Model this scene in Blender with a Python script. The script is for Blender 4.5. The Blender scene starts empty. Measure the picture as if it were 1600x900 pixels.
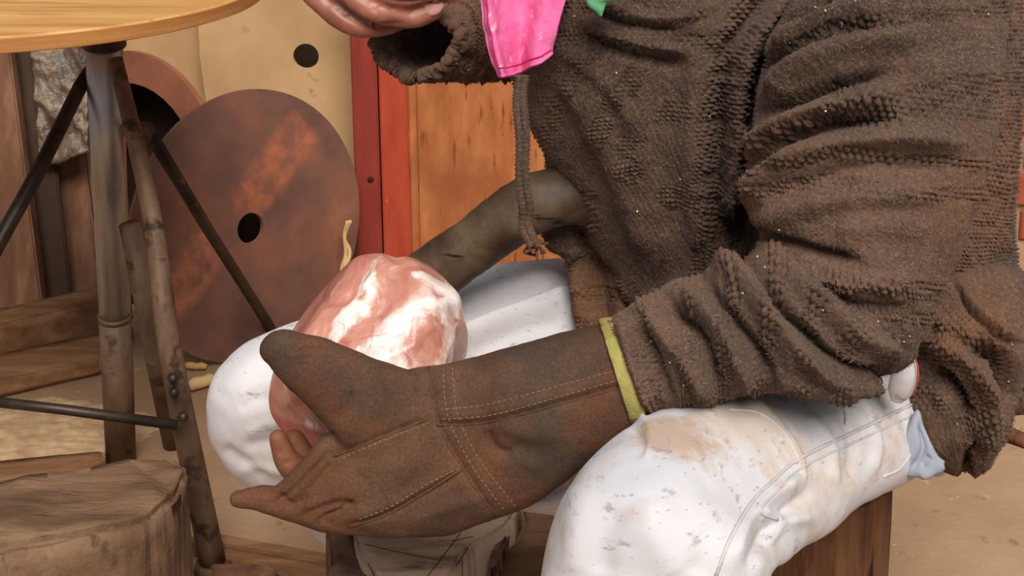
import bpy, bmesh, math, random
import numpy as np
from mathutils import Vector
from mathutils.bvhtree import BVHTree

# ------------------------------------------------------------------ camera, sky, sun, exposure
sc = bpy.context.scene
FPX, PITCH, CAMH = 2200.0, math.radians(11), 1.05
CAM = np.array([0.0, 0.0, CAMH])
FW = np.array([0, math.cos(PITCH), -math.sin(PITCH)])
UP = np.array([0, math.sin(PITCH), math.cos(PITCH)])
RT = np.array([1.0, 0, 0])
cd = bpy.data.cameras.new('camera'); co = bpy.data.objects.new('camera', cd)
sc.collection.objects.link(co); sc.camera = co
co.location = CAM; co.rotation_euler = (math.pi/2 - PITCH, 0, 0)
cd.sensor_width = 36; cd.lens = FPX/1600*36; cd.shift_y = -450/1600; cd.clip_start = .05
w = bpy.data.worlds.new('world'); sc.world = w; w.use_nodes = True
bg = w.node_tree.nodes['Background']; bg.inputs[0].default_value = (0.86, 0.93, 1.0, 1); bg.inputs[1].default_value = 0.29
sd = bpy.data.lights.new('sun', 'SUN'); so = bpy.data.objects.new('sun', sd); sc.collection.objects.link(so)
sd.energy = 4.1; sd.angle = math.radians(34); sd.color = (1.0, 0.95, 0.88)
so.rotation_euler = (math.radians(41), 0, math.radians(9))    # from above and behind the camera
sc.view_settings.view_transform = 'Standard'; sc.view_settings.look = 'None'
sc.view_settings.exposure = 0.0; sc.view_settings.gamma = 1.0

rng = np.random.default_rng(7); random.seed(7)

# ------------------------------------------------------------------ helpers
def P(px, py, d):
    "point seen at pixel px,py at camera depth d (metres)"
    return CAM + d*(FW + RT*(px-800)/FPX - UP*py/FPX)
def G(px, py, z=0.0):
    "point seen at pixel px,py on the level plane z"
    r = FW + RT*(px-800)/FPX - UP*py/FPX
    return CAM + r*((z-CAMH)/r[2])
def proj(V):
    q = V - CAM; d = q@FW
    return 800 + FPX*(q@RT)/d, -FPX*(q@UP)/d, d
def norm(a):
    return a/np.maximum(np.linalg.norm(a, axis=-1, keepdims=True), 1e-9)

def vnoise(p, seed=0):
    i = np.floor(p).astype(np.int64); f = p - i; f = f*f*(3-2*f)
    def h(a, b, c):
        n = (a*73856093) ^ (b*19349663) ^ (c*83492791) ^ (seed*2654435761 & 0x7fffffff)
        n = (n ^ (n >> 13)) * 1274126177 & 0x7fffffff
        n = (n ^ (n >> 16)) * 668265263 & 0x7fffffff
        return (n & 0xffff)/65535.0*2-1
    r = 0
    for a in (0, 1):
        for b in (0, 1):
            for c in (0, 1):
                wgt = (f[..., 0] if a else 1-f[..., 0])*(f[..., 1] if b else 1-f[..., 1])*(f[..., 2] if c else 1-f[..., 2])
                r = r + wgt*h(i[..., 0]+a, i[..., 1]+b, i[..., 2]+c)
    return r
def fbm(p, s, o=3, seed=0):
    r = 0; a = 1.0
    for k in range(o):
        r = r + a*vnoise(p*s*(2**k)+k*17.3, seed+k); a *= .5
    return r

def mesh_np(name, V, F4, uv=None, mat=None, smooth=True):
    me = bpy.data.meshes.new(name); V = np.asarray(V, dtype=np.float32); F4 = np.asarray(F4, dtype=np.int32)
    k = F4.shape[1]; nf = len(F4)
    me.vertices.add(len(V)); me.vertices.foreach_set('co', V.ravel())
    me.loops.add(nf*k); me.loops.foreach_set('vertex_index', F4.ravel())
    me.polygons.add(nf); me.polygons.foreach_set('loop_start', np.arange(0, nf*k, k, dtype=np.int32))
    me.polygons.foreach_set('use_smooth', np.full(nf, smooth))
    me.update(calc_edges=True); me.validate()
    if uv is not None:
        l = me.uv_layers.new(name='uv'); l.data.foreach_set('uv', np.asarray(uv, dtype=np.float32)[F4.ravel()].ravel())
    if mat: me.materials.append(mat)
    return me
def link(name, me, parent=None, **props):
    o = bpy.data.objects.new(name, me); sc.collection.objects.link(o)
    if parent: o.parent = parent
    for k, v in props.items(): o[k] = v
    return o
def empty(name, label, category, loc=(0, 0, 0), group=None):
    o = bpy.data.objects.new(name, None); sc.collection.objects.link(o); o.location = loc; o.empty_display_size = .05
    o['label'] = label; o['category'] = category
    if group: o['group'] = group
    return o
def adopt(child, parent):
    "parent while keeping world coordinates for a parent that is only translated"
    child.parent = parent; child.matrix_parent_inverse = parent.matrix_basis.inverted(); return child

def catmull(K, n):
    "K (k,m) control rows -> dense rows, n per segment"
    K = np.asarray(K, float); k = len(K); out = []
    if k == 2:
        t = np.linspace(0, 1, n+1)[:, None]; return K[0]*(1-t)+K[1]*t
    for i in range(k-1):
        p0 = K[i-1] if i else 2*K[0]-K[1]; p1 = K[i]; p2 = K[i+1]; p3 = K[i+2] if i+2 < k else 2*K[-1]-K[-2]
        t = np.linspace(0, 1, n, endpoint=False)[:, None]
        out.append(.5*((2*p1)+(-p0+p2)*t+(2*p0-5*p1+4*p2-p3)*t*t+(-p0+3*p1-3*p2+p3)*t**3))
    out.append(K[-1:]); return np.concatenate(out)

def loft(rings, step=.004, nf=48, nb=24, e=2.0, caps=(1, 1), capk=.6, want_uv=False):
    """rings: (ax,ay,bx,by,depth,t[,depth_b]). Each is an ellipse whose long axis joins two seen edge points; t is the half
    thickness towards the viewer. Returns grid V (R,N,3), uv (R,N,2)."""
    K = []
    for r in rings:
        ax, ay, bx, by, d, t = r[:6]; db = r[6] if len(r) > 6 else d
        A = P(ax, ay, d); B = P(bx, by, db); C = (A+B)/2; M = (B-A)/2
        K.append(np.r_[C, M, t, math.radians(r[7]) if len(r) > 7 else 0])
    K = np.array(K)
    D = catmull(K, 40); L = np.r_[0, np.cumsum(np.linalg.norm(np.diff(D[:, :3], axis=0), axis=1)+.3*np.linalg.norm(np.diff(D[:, 3:6], axis=0), axis=1))]
    n = max(int(L[-1]/step), 4); s = np.linspace(0, L[-1], n+1)
    D = np.stack([np.interp(s, L, D[:, j]) for j in range(8)], 1)
    # caps: extra shrinking rows
    def cap(row, nxt):
        ax = norm(row[:3]-nxt[:3]); r = row[6]*capk; m = 8; o = []
        for j in range(1, m+1):
            a = j/m*math.pi/2; q = row.copy(); q[:3] = row[:3]+ax*r*math.sin(a); q[3:7] = row[3:7]*max(math.cos(a), .001); o.append(q)
        return np.array(o)
    if caps[0]: D = np.concatenate([cap(D[0], D[1])[::-1], D])
    if caps[1]: D = np.concatenate([D, cap(D[-1], D[-2])])
    C, M, T = D[:, :3], D[:, 3:6], D[:, 6:7]
    Mh = norm(M); W = norm(CAM-C); Nn = norm(W - Mh*(W*Mh).sum(1, keepdims=True)); tl = D[:, 7:8]; Nn = (Nn*np.cos(tl)+np.cross(Mh, Nn)*np.sin(tl))*T
    ph = np.r_[np.linspace(0, math.pi, nf, endpoint=False), np.linspace(math.pi, 2*math.pi, nb, endpoint=False)]
    cs, sn = np.cos(ph), np.sin(ph)
    cs = np.sign(cs)*np.abs(cs)**(2/e); sn = np.sign(sn)*np.abs(sn)**(2/e)
    V = C[:, None]+M[:, None]*cs[None, :, None]+Nn[:, None]*sn[None, :, None]
    Lc = np.r_[0, np.cumsum(np.linalg.norm(np.diff(C, axis=0), axis=1))]
    rad = (np.linalg.norm(M, axis=1)+T[:, 0]).mean()/2
    uv = np.stack([np.broadcast_to(ph[None]*rad, V.shape[:2]), np.broadcast_to(Lc[:, None], V.shape[:2])], -1)
    return (V, uv) if want_uv else V
def grid_faces(R, N, closed=True, off=0):
    i = np.arange(R-1)[:, None]; j = np.arange(N if closed else N-1)[None]; j2 = (j+1) % N
    a = i*N+j; b = i*N+j2; c = (i+1)*N+j2; d = (i+1)*N+j
    return np.stack([a, b, c, d], -1).reshape(-1, 4)+off
def grid_normals(V):
    du = np.roll(V, -1, 1)-np.roll(V, 1, 1)
    dv = np.empty_like(V); dv[1:-1] = V[2:]-V[:-2]; dv[0] = V[1]-V[0]; dv[-1] = V[-1]-V[-2]
    n = norm(np.cross(du, dv)); c = V.mean(1, keepdims=True)
    if ((V-c)*n).sum() < 0: n = -n
    return n
def flat(V): return V.reshape(-1, 3)

def fold(V, N, specs, gain=1.0):
    "V,N (n,3): raise or sink along soft or sharp lines seen on the camera side; spec=(pts, amp, w_right_hand, w_left_hand, sharp)"
    px, py, d = proj(V); view = norm(CAM-V); fw = np.clip(((N*view).sum(1)+.35)/.5, 0, 1)
    disp = np.zeros(len(V))
    for sp in specs:
        pts, amp, wr, wl = sp[:4]; sharp = len(sp) > 4 and sp[4]
        C = catmull(np.array(pts, float), 5) if len(pts) > 2 else np.array(pts, float)
        m = 3*max(wr, wl)
        sel = np.where((px > C[:, 0].min()-m) & (px < C[:, 0].max()+m) & (py > C[:, 1].min()-m) & (py < C[:, 1].max()+m) & (fw > 0))[0]
        if not len(sel): continue
        x, y = px[sel], py[sel]; best = np.full(len(sel), 1e9); sg = np.ones(len(sel)); tt = np.zeros(len(sel)); ns = len(C)-1
        for k in range(ns):
            a, b = C[k], C[k+1]; e = b-a; l2 = max((e**2).sum(), 1e-6)
            t = ((x-a[0])*e[0]+(y-a[1])*e[1])/l2; tc = np.clip(t, 0, 1)
            dx = x-a[0]-tc*e[0]; dy = y-a[1]-tc*e[1]; q = np.hypot(dx, dy)
            mm = q < best; best[mm] = q[mm]; sg[mm] = np.sign(e[0]*(y[mm]-a[1])-e[1]*(x[mm]-a[0])); tt[mm] = (k+tc[mm])/ns
        wd = np.where(sg > 0, wr, wl); u = best/wd
        prof = np.exp(-u) if sharp else np.exp(-u*u)
        tap = np.clip(np.minimum(tt, 1-tt)*6+.25, 0, 1)
        disp[sel] += amp*prof*tap*fw[sel]*gain
    return V+N*disp[:, None]

def remesh(parts, voxel, smooth=6, name='tmp'):
    Vs, Fs, off = [], [], 0
    for V in parts:
        R, Nn = V.shape[:2]; Vs.append(flat(V)); Fs.append(grid_faces(R, Nn, True, off)); off += R*Nn
    me = mesh_np(name, np.concatenate(Vs), np.concatenate(Fs)); o = link(name, me)
    m = o.modifiers.new('r', 'REMESH'); m.mode = 'VOXEL'; m.voxel_size = voxel
    if smooth: s = o.modifiers.new('s', 'SMOOTH'); s.iterations = smooth; s.factor = .5
    dg = bpy.context.evaluated_depsgraph_get(); ev = o.evaluated_get(dg).to_mesh()
    V = np.empty(len(ev.vertices)*3, np.float32); ev.vertices.foreach_get('co', V); V = V.reshape(-1, 3).astype(float)
    N = np.empty(len(ev.vertices)*3, np.float32); ev.vertex_normals.foreach_get('vector', N); N = N.reshape(-1, 3).astype(float)
    F = np.empty(len(ev.loops), np.int32); ev.loops.foreach_get('vertex_index', F); F = F.reshape(-1, 4)
    o.evaluated_get(dg).to_mesh_clear(); bpy.data.objects.remove(o); bpy.data.meshes.remove(me)
    return V, N, F
def vnormals(V, F):
    n = np.zeros_like(V); a = V[F[:, 0]]; c = V[F[:, 2]]; b = V[F[:, 1]]; d = V[F[:, 3]] if F.shape[1] == 4 else V[F[:, 0]]
    fn = np.cross(c-a, (d-b) if F.shape[1] == 4 else (c-b))
    for k in range(F.shape[1]): np.add.at(n, F[:, k], fn)
    return norm(n)
def bvh(V, F): return BVHTree.FromPolygons([tuple(v) for v in V], [tuple(int(i) for i in f) for f in F])
def snap(tree, px, py, lift=.0005):
    d = Vector(P(px, py, 1)-CAM).normalized(); h = tree.ray_cast(Vector(CAM), d)
    if h[0] is None: return None, None
    n = h[1] if h[1].dot(d) < 0 else -h[1]
    return np.array(h[0]+n*lift), np.array(n)

def tube(path, rad, n=8, closed_ends=True):
    path = np.asarray(path, float); k = len(path); rad = np.broadcast_to(np.asarray(rad, float), (k,))
    T = norm(np.gradient(path, axis=0)); ref = np.array([0.0, 0, 1]) if abs(T[0][2]) < .9 else np.array([1.0, 0, 0])
    X = norm(np.cross(T[0], ref)); Vs = []
    for i in range(k):
        X = norm(X-T[i]*(X@T[i])); Y = np.cross(T[i], X); a = np.linspace(0, 2*math.pi, n, endpoint=False)
        Vs.append(path[i]+rad[i]*(np.cos(a)[:, None]*X+np.sin(a)[:, None]*Y))
    V = np.array(Vs)
    if closed_ends:
        V = np.concatenate([np.broadcast_to(path[0], (1, n, 3)), V, np.broadcast_to(path[-1], (1, n, 3))])
    return V
def tubes_mesh(name, tubes, mat, smooth=True):
    Vs, Fs, off = [], [], 0
    for V in tubes:
        Vs.append(flat(V)); Fs.append(grid_faces(V.shape[0], V.shape[1], True, off)); off += V.shape[0]*V.shape[1]
    return mesh_np(name, np.concatenate(Vs), np.concatenate(Fs), mat=mat, smooth=smooth)

def prism(name, poly, down, mat, bevel=.004, sub=0, noise=0, nscale=20, parent=None, segs=2, **props):
    "poly: ring of 3D points (top face), extruded by vector down"
    bm = bmesh.new(); top = [bm.verts.new(p) for p in poly]; f = bm.faces.new(top)
    r = bmesh.ops.extrude_face_region(bm, geom=[f]); vs = [g for g in r['geom'] if isinstance(g, bmesh.types.BMVert)]
    bmesh.ops.translate(bm, verts=vs, vec=Vector(down)); bmesh.ops.recalc_face_normals(bm, faces=bm.faces)
    if bevel: bmesh.ops.bevel(bm, geom=list(bm.edges), offset=bevel, segments=segs, affect='EDGES', clamp_overlap=True)
    if sub:
        bmesh.ops.triangulate(bm, faces=[f for f in bm.faces if len(f.verts) > 4])
        bmesh.ops.subdivide_edges(bm, edges=list(bm.edges), cuts=sub, use_grid_fill=True)
    if noise:
        bm.normal_update(); V = np.array([v.co for v in bm.verts]); N = np.array([v.normal for v in bm.verts])
        d = fbm(V, nscale, 4)*noise
        for v, p in zip(bm.verts, V+N*d[:, None]): v.co = p
    for fa in bm.faces: fa.smooth = bool(noise)
    me = bpy.data.meshes.new(name); bm.to_mesh(me); bm.free(); me.materials.append(mat)
    return link(name, me, parent, **props)
def box_from(name, a, b, depth_vec, h, mat, z0=0, **k):
    "box with front bottom edge a-b on the floor, going back by depth_vec, height h"
    a = np.array(a, float); b = np.array(b, float); dv = np.array(depth_vec, float); up = np.array([0, 0, h])
    return prism(name, [a+up, b+up, b+dv+up, a+dv+up], -up, mat, **k)

# ------------------------------------------------------------------ materials
def nodes(name):
    m = bpy.data.materials.new(name); m.use_nodes = True; t = m.node_tree; return m, t, t.nodes['Principled BSDF']
def C4(c): return (*c, 1) if len(c) == 3 else c
def coord(t, kind='Object', scale=(1, 1, 1), rot=(0, 0, 0)):
    tc = t.nodes.new('ShaderNodeTexCoord'); mp = t.nodes.new('ShaderNodeMapping')
    mp.inputs['Scale'].default_value = scale; mp.inputs['Rotation'].default_value = rot
    t.links.new(tc.outputs[kind], mp.inputs[0]); return mp.outputs[0]
def noise_n(t, vec, scale, detail=4, rough=.55, dist=0):
    n = t.nodes.new('ShaderNodeTexNoise'); n.inputs['Scale'].default_value = scale; n.inputs['Detail'].default_value = detail
    n.inputs['Roughness'].default_value = rough; n.inputs['Distortion'].default_value = dist
    t.links.new(vec, n.inputs['Vector']); return n.outputs['Fac']
def ramp(t, fac, stops):
    r = t.nodes.new('ShaderNodeValToRGB'); el = r.color_ramp.elements
    while len(el) < len(stops): el.new(.5)
    for e, (p, c) in zip(el, stops): e.position = p; e.color = C4(c) if not isinstance(c, float) else (c, c, c, 1)
    t.links.new(fac, r.inputs[0]); return r.outputs[0]
def mix(t, fac, a, b, mode='MIX'):
    m = t.nodes.new('ShaderNodeMix'); m.data_type = 'RGBA'; m.blend_type = mode
    for s, v in ((m.inputs[0], fac), (m.inputs[6], a), (m.inputs[7], b)):
        if isinstance(v, (float, int)): s.default_value = v
        elif isinstance(v, tuple): s.default_value = C4(v)
        else: t.links.new(v, s)
    return m.outputs[2]
def bump(t, b, h, strength, dist):
    n = t.nodes.new('ShaderNodeBump'); n.inputs['Strength'].default_value = strength; n.inputs['Distance'].default_value = dist
    t.links.new(h, n.inputs['Height']); t.links.new(n.outputs[0], b.inputs['Normal'])
def gmat(name, stops, scale=8, stretch=(1, 1, 1), rot=(0, 0, 0), rough=.7, bmp=.3, bdist=.002, bscale=60, spots=None, metal=0, spec=.3, dist=0, grain=None):
    "general weathered surface: broad colour variation, optional grain and spots (colour, scale, lo, hi), fine relief"
    m, t, b = nodes(name); v = coord(t, 'Object', stretch, rot)
    c = ramp(t, noise_n(t, v, scale, 6, .6, dist), stops)
    for sp in (spots or []):
        v2 = coord(t, 'Object', sp[4] if len(sp) > 4 else (1, 1, 1), rot)
        c = mix(t, ramp(t, noise_n(t, v2, sp[1], 5, .6), [(sp[2], 0.0), (sp[3], 1.0)]), c, sp[0])
    t.links.new(c, b.inputs['Base Color']); b.inputs['Roughness'].default_value = rough
    b.inputs['Metallic'].default_value = metal; b.inputs['Specular IOR Level'].default_value = spec
    bump(t, b, noise_n(t, v, bscale, 6, .65), bmp, bdist); return m

def lin(r, g, b): return tuple(((x/255)/12.92 if x/255 < .04045 else ((x/255+.055)/1.055)**2.4) for x in (r, g, b))
MT = {}
MT['dirt'] = gmat('dusty_ground', [(.3, lin(142, 110, 82)), (.55, lin(166, 134, 104)), (.75, lin(182, 152, 122))], 2.2, rough=.95, bmp=.5, bdist=.004, bscale=40, spots=[(lin(130, 92, 60), 30, .62, .75), (lin(205, 178, 145), 45, .66, .74)])
MT['dark_wall'] = gmat('dark_wall', [(.3, lin(48, 34, 26)), (.7, lin(84, 62, 48))], 3, rough=.9)
MT['table_wood'] = gmat('table_wood', [(.3, lin(184, 128, 68)), (.5, lin(206, 154, 92)), (.7, lin(222, 178, 118))], 3, (1, 9, 9), (0, 0, .35), rough=.5, bmp=.15, bscale=12, spots=[(lin(150, 96, 50), 4, .62, .75, (1, 12, 4)), (lin(120, 74, 40), 22, .72, .76)])
MT['table_edge'] = gmat('table_edge', [(.3, lin(166, 108, 56)), (.7, lin(196, 136, 76))], 10, (1, 1, 30), rough=.6)
MT['steel'] = gmat('worn_steel', [(.3, lin(150, 144, 140)), (.6, lin(186, 182, 180)), (.8, lin(206, 204, 204))], 5, (6, 6, 1), rough=.36, metal=.8, bmp=.2, spots=[(lin(98, 76, 60), 9, .64, .8)])
MT['rust_steel'] = gmat('rusty_steel', [(.3, lin(78, 56, 42)), (.6, lin(118, 92, 72)), (.8, lin(140, 116, 96))], 9, (3, 3, 1), rough=.6, metal=.2, bmp=.5, spots=[(lin(60, 42, 32), 30, .55, .65)])
MT['black_steel'] = gmat('black_steel', [(.3, lin(34, 27, 23)), (.7, lin(74, 62, 54))], 14, rough=.45, metal=.5, bmp=.3, spots=[(lin(110, 74, 50), 40, .6, .7)])
MT['old_wood'] = gmat('old_block_wood', [(.25, lin(74, 52, 38)), (.5, lin(116, 88, 66)), (.75, lin(142, 112, 86))], 6, (1, 4, 1.5), (0, 0, .3), rough=.92, bmp=.9, bdist=.006, bscale=18, spots=[(lin(52, 36, 26), 12, .6, .72, (1, 6, 1))])
MT['log'] = gmat('seat_log_wood', [(.25, lin(56, 34, 22)), (.5, lin(108, 70, 46)), (.75, lin(142, 98, 66))], 10, (5, 5, .7), rough=.85, bmp=1, bdist=.008, bscale=10, spots=[(lin(36, 22, 14), 9, .55, .62, (6, 6, .6))])
MT['beam'] = gmat('beam_wood', [(.3, lin(110, 74, 48)), (.55, lin(142, 102, 70)), (.75, lin(166, 128, 94))], 5, (1, 8, 8), (0, 0, -.1), rough=.85, bmp=.6, bscale=20)
MT['plank_dark'] = gmat('plank_dark_wood', [(.3, lin(88, 58, 42)), (.55, lin(122, 84, 62)), (.75, lin(150, 112, 86))], 5, (6, 6, 1), rough=.85, bmp=.6, bscale=20)
MT['plank_grey'] = gmat('plank_grey_wood', [(.3, lin(86, 66, 52)), (.55, lin(120, 98, 82)), (.75, lin(150, 128, 110))], 5, (8, 8, 1), rough=.9, bmp=.6, bscale=20)
MT['red_paint'] = gmat('dark_red_paint', [(.3, lin(124, 44, 34)), (.7, lin(152, 62, 48))], 5, (4, 4, .8), rough=.6, bmp=.25, bscale=40, spots=[(lin(96, 44, 32), 25, .66, .72, (3, 3, 1))])
MT['red_bright'] = gmat('bright_red_paint', [(.3, lin(160, 60, 40)), (.7, lin(190, 80, 54))], 5, (4, 4, .8), rough=.55, bmp=.25, bscale=40, spots=[(lin(214, 140, 110), 40, .7, .74, (3, 3, .6))])
MT['ply'] = gmat('orange_plywood', [(.25, lin(146, 82, 42)), (.5, lin(176, 106, 60)), (.75, lin(196, 130, 80))], 9, (3, 3, .8), rough=.65, bmp=.2, bscale=30, spots=[(lin(128, 66, 32), 26, .6, .68, (3, 3, .6)), (lin(150, 84, 50), 4, .55, .75)])
MT['tan'] = gmat('tan_board', [(.3, lin(168, 130, 88)), (.6, lin(194, 156, 112)), (.8, lin(204, 170, 128))], 4, rough=.75, bmp=.2, bscale=20, spots=[(lin(132, 98, 64), 7, .63, .7), (lin(120, 88, 60), 50, .7, .74)])
MT['hole_dark'] = gmat('hole_shade_and_marks', [(.3, lin(34, 20, 14)), (.7, lin(50, 30, 20))], 10, rough=.95)  # near-black: shade inside holes put into the colour; also knot and score lines
MT['rust_ring'] = gmat('rust_ring', [(.3, lin(104, 64, 48)), (.55, lin(142, 88, 66)), (.75, lin(164, 96, 72))], 5, rough=.6, spots=[(lin(176, 70, 50), 9, .6, .66), (lin(186, 140, 112), 12, .68, .74)])
MT['brick'] = gmat('orange_brick', [(.3, lin(140, 66, 44)), (.7, lin(166, 88, 62))], 12, rough=.9, bmp=.6)
MT['mortar'] = gmat('mortar', [(.3, lin(140, 112, 88)), (.7, lin(170, 144, 118))], 12, rough=.95, bmp=.6)
MT['straw'] = gmat('straw', [(.3, lin(196, 154, 96)), (.7, lin(222, 186, 130))], 20, rough=.8)
MT['plastic'] = gmat('crumpled_sheet', [(.3, lin(70, 54, 42)), (.5, lin(112, 92, 74)), (.75, lin(160, 138, 116))], 14, rough=.35, bmp=1, bdist=.01, bscale=26, spec=.7)

def disc_mat():
    m, t, b = nodes('patched_brown_disc'); v = coord(t, 'Object')
    base = ramp(t, noise_n(t, v, 8, 5), [(.3, lin(90, 60, 50)), (.5, lin(118, 80, 66)), (.62, lin(134, 86, 66)), (.8, lin(156, 98, 72))])
    # two worn orange strips running diagonally, u along x and v along y of the disc
    tc = t.nodes.new('ShaderNodeTexCoord'); sp = t.nodes.new('ShaderNodeSeparateXYZ')
    rt = t.nodes.new('ShaderNodeMapping'); rt.inputs['Rotation'].default_value = (0, 0, math.radians(-38))
    t.links.new(tc.outputs['Object'], rt.inputs[0]); t.links.new(rt.outputs[0], sp.inputs[0])
    def band(out, c, h, soft=.022):
        a = t.nodes.new('ShaderNodeMath'); a.operation = 'SUBTRACT'; t.links.new(out, a.inputs[0]); a.inputs[1].default_value = c
        a2 = t.nodes.new('ShaderNodeMath'); a2.operation = 'ABSOLUTE'; t.links.new(a.outputs[0], a2.inputs[0])
        r = t.nodes.new('ShaderNodeMapRange'); r.inputs[1].default_value = h; r.inputs[2].default_value = h+soft; r.inputs[3].default_value = 1; r.inputs[4].default_value = 0
        t.links.new(a2.outputs[0], r.inputs[0]); return r.outputs[0]
    def mul(a, b_):
        x = t.nodes.new('ShaderNodeMath'); x.operation = 'MULTIPLY'; t.links.new(a, x.inputs[0]); t.links.new(b_, x.inputs[1]); return x.outputs[0]
    s1 = mul(band(sp.outputs[1], .034, .026), band(sp.outputs[0], .095, .085))
    s2 = mul(band(sp.outputs[1], .040, .028), band(sp.outputs[0], -.125, .060))
    wear = ramp(t, noise_n(t, v, 26, 4), [(.38, .15), (.62, 1.0)])
    c = mix(t, mul(s1, wear), base, lin(178, 102, 70)); c = mix(t, mul(s2, wear), c, lin(176, 108, 78))
    t.links.new(c, b.inputs['Base Color']); b.inputs['Roughness'].default_value = .65
    bump(t, b, noise_n(t, v, 60), .2, .002); return m
MT['disc'] = disc_mat()

def wool_mat():
    m, t, b = nodes('brown_wool'); v = coord(t, 'Object')
    c = ramp(t, noise_n(t, v, 5, 5, .6), [(.28, lin(56, 44, 39)), (.5, lin(86, 67, 57)), (.72, lin(118, 90, 73))])
    c = mix(t, ramp(t, noise_n(t, v, 3.1, 3), [(.48, 0.0), (.62, .85)]), c, lin(116, 78, 54))
    c = mix(t, ramp(t, noise_n(t, v, 420, 3), [(.45, 0.0), (.75, .5)]), c, lin(140, 112, 92))
    t.links.new(c, b.inputs['Base Color']); b.inputs['Roughness'].default_value = .95; b.inputs['Specular IOR Level'].default_value = .1
    b.inputs['Sheen Weight'].default_value = .08; b.inputs['Sheen Roughness'].default_value = .5
    bump(t, b, noise_n(t, v, 700, 4, .7), .6, .0012); return m
MT['wool'] = wool_mat()
MT['fuzz'] = gmat('wool_fibre', [(.3, lin(84, 68, 58)), (.5, lin(124, 100, 82)), (.7, lin(164, 134, 110))], 160, rough=.9, bmp=0)
def denim_mat():
    m, t, b = nodes('pale_work_trousers'); v = coord(t, 'Object')
    c = ramp(t, noise_n(t, v, 4, 5), [(.3, lin(200, 200, 210)), (.6, lin(220, 216, 216))])
    c = mix(t, ramp(t, noise_n(t, v, 7, 6, .7), [(.52, 0.0), (.66, .85)]), c, lin(200, 176, 154))
    geo = t.nodes.new('ShaderNodeNewGeometry')
    for (cp, rad, cc_) in ((P(1060, 650, 1.0), .036, lin(186, 146, 112)), (P(985, 740, .925), .016, lin(190, 150, 126)), (P(960, 790, .915), .022, lin(206, 176, 158)), (P(1180, 640, 1.05), .045, lin(204, 182, 160))):
        vd = t.nodes.new('ShaderNodeVectorMath'); vd.operation = 'DISTANCE'; t.links.new(geo.outputs['Position'], vd.inputs[0]); vd.inputs[1].default_value = tuple(cp)
        ad = t.nodes.new('ShaderNodeMath'); ad.operation = 'MULTIPLY_ADD'; t.links.new(noise_n(t, v, 28, 5, .7), ad.inputs[0]); ad.inputs[1].default_value = -rad*2.2; t.links.new(vd.outputs['Value'], ad.inputs[2])
        mr = t.nodes.new('ShaderNodeMapRange'); mr.inputs[1].default_value = -rad*.45; mr.inputs[2].default_value = rad*.1; mr.inputs[3].default_value = .65; mr.inputs[4].default_value = 0; t.links.new(ad.outputs[0], mr.inputs[0])
        c = mix(t, mr.outputs[0], c, cc_)
    c = mix(t, ramp(t, noise_n(t, coord(t, 'Object', (1, 1, 2.5), (0, .5, 0)), 48, 5, .65), [(.60, 0.0), (.70, .7)]), c, lin(150, 138, 134))
    c = mix(t, ramp(t, noise_n(t, coord(t, 'Object', (1, 1, 4), (0, .9, 0)), 120, 4, .6), [(.64, 0.0), (.70, .6)]), c, lin(132, 122, 122))
    t.links.new(c, b.inputs['Base Color']); b.inputs['Roughness'].default_value = .9; b.inputs['Specular IOR Level'].default_value = .15
    wv = t.nodes.new('ShaderNodeTexWave'); wv.inputs['Scale'].default_value = 900; t.links.new(coord(t, 'Object', (1, 1, 1), (0, .6, .4)), wv.inputs[0])
    bump(t, b, mix(t, .35, noise_n(t, v, 55, 5), wv.outputs['Color']), .25, .002); return m
MT['denim'] = denim_mat()
MT['denim_seam'] = gmat('trouser_seam', [(.3, lin(190, 186, 186)), (.7, lin(212, 206, 204))], 60, rough=.9, spots=[(lin(150, 138, 130), 40, .6, .7)])
def leather_mat():
    m, t, b = nodes('brown_suede_leather'); v = coord(t, 'Object')
    c = ramp(t, noise_n(t, v, 14, 6, .6), [(.3, lin(72, 52, 40)), (.52, lin(106, 77, 58)), (.75, lin(130, 95, 71))])
    c = mix(t, ramp(t, noise_n(t, v, 9, 4), [(.50, 0.0), (.62, .85)]), c, lin(82, 70, 61))
    c = mix(t, ramp(t, noise_n(t, v, 10.5, 3), [(.56, 0.0), (.68, .6)]), c, lin(128, 78, 52))
    c = mix(t, ramp(t, noise_n(t, v, 380, 3), [(.68, 0.0), (.78, .5)]), c, lin(150, 122, 96))
    t.links.new(c, b.inputs['Base Color']); b.inputs['Roughness'].default_value = .8; b.inputs['Specular IOR Level'].default_value = .25
    c = mix(t, ramp(t, noise_n(t, v, 500, 4, .8), [(.4, .45), (.6, 0.0)]), c, lin(50, 34, 26)); t.links.new(c, b.inputs['Base Color'])
    bump(t, b, noise_n(t, v, 330, 6, .8), .8, .0018); return m
MT['leather'] = leather_mat()
MT['finger_leather'] = gmat('smooth_finger_leather', [(.3, lin(96, 58, 38)), (.6, lin(134, 84, 58)), (.8, lin(150, 100, 72))], 20, rough=.6, bmp=.3, bscale=120)
MT['yellow'] = gmat('yellow_tape', [(.3, lin(138, 126, 66)), (.6, lin(172, 160, 92)), (.8, lin(190, 178, 118))], 40, rough=.8, bmp=.6, bscale=300, spots=[(lin(120, 96, 52), 60, .6, .7)])
MT['thread'] = gmat('pale_thread', [(.3, lin(128, 100, 72)), (.7, lin(160, 132, 100))], 60, rough=.9, bmp=0)
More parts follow.
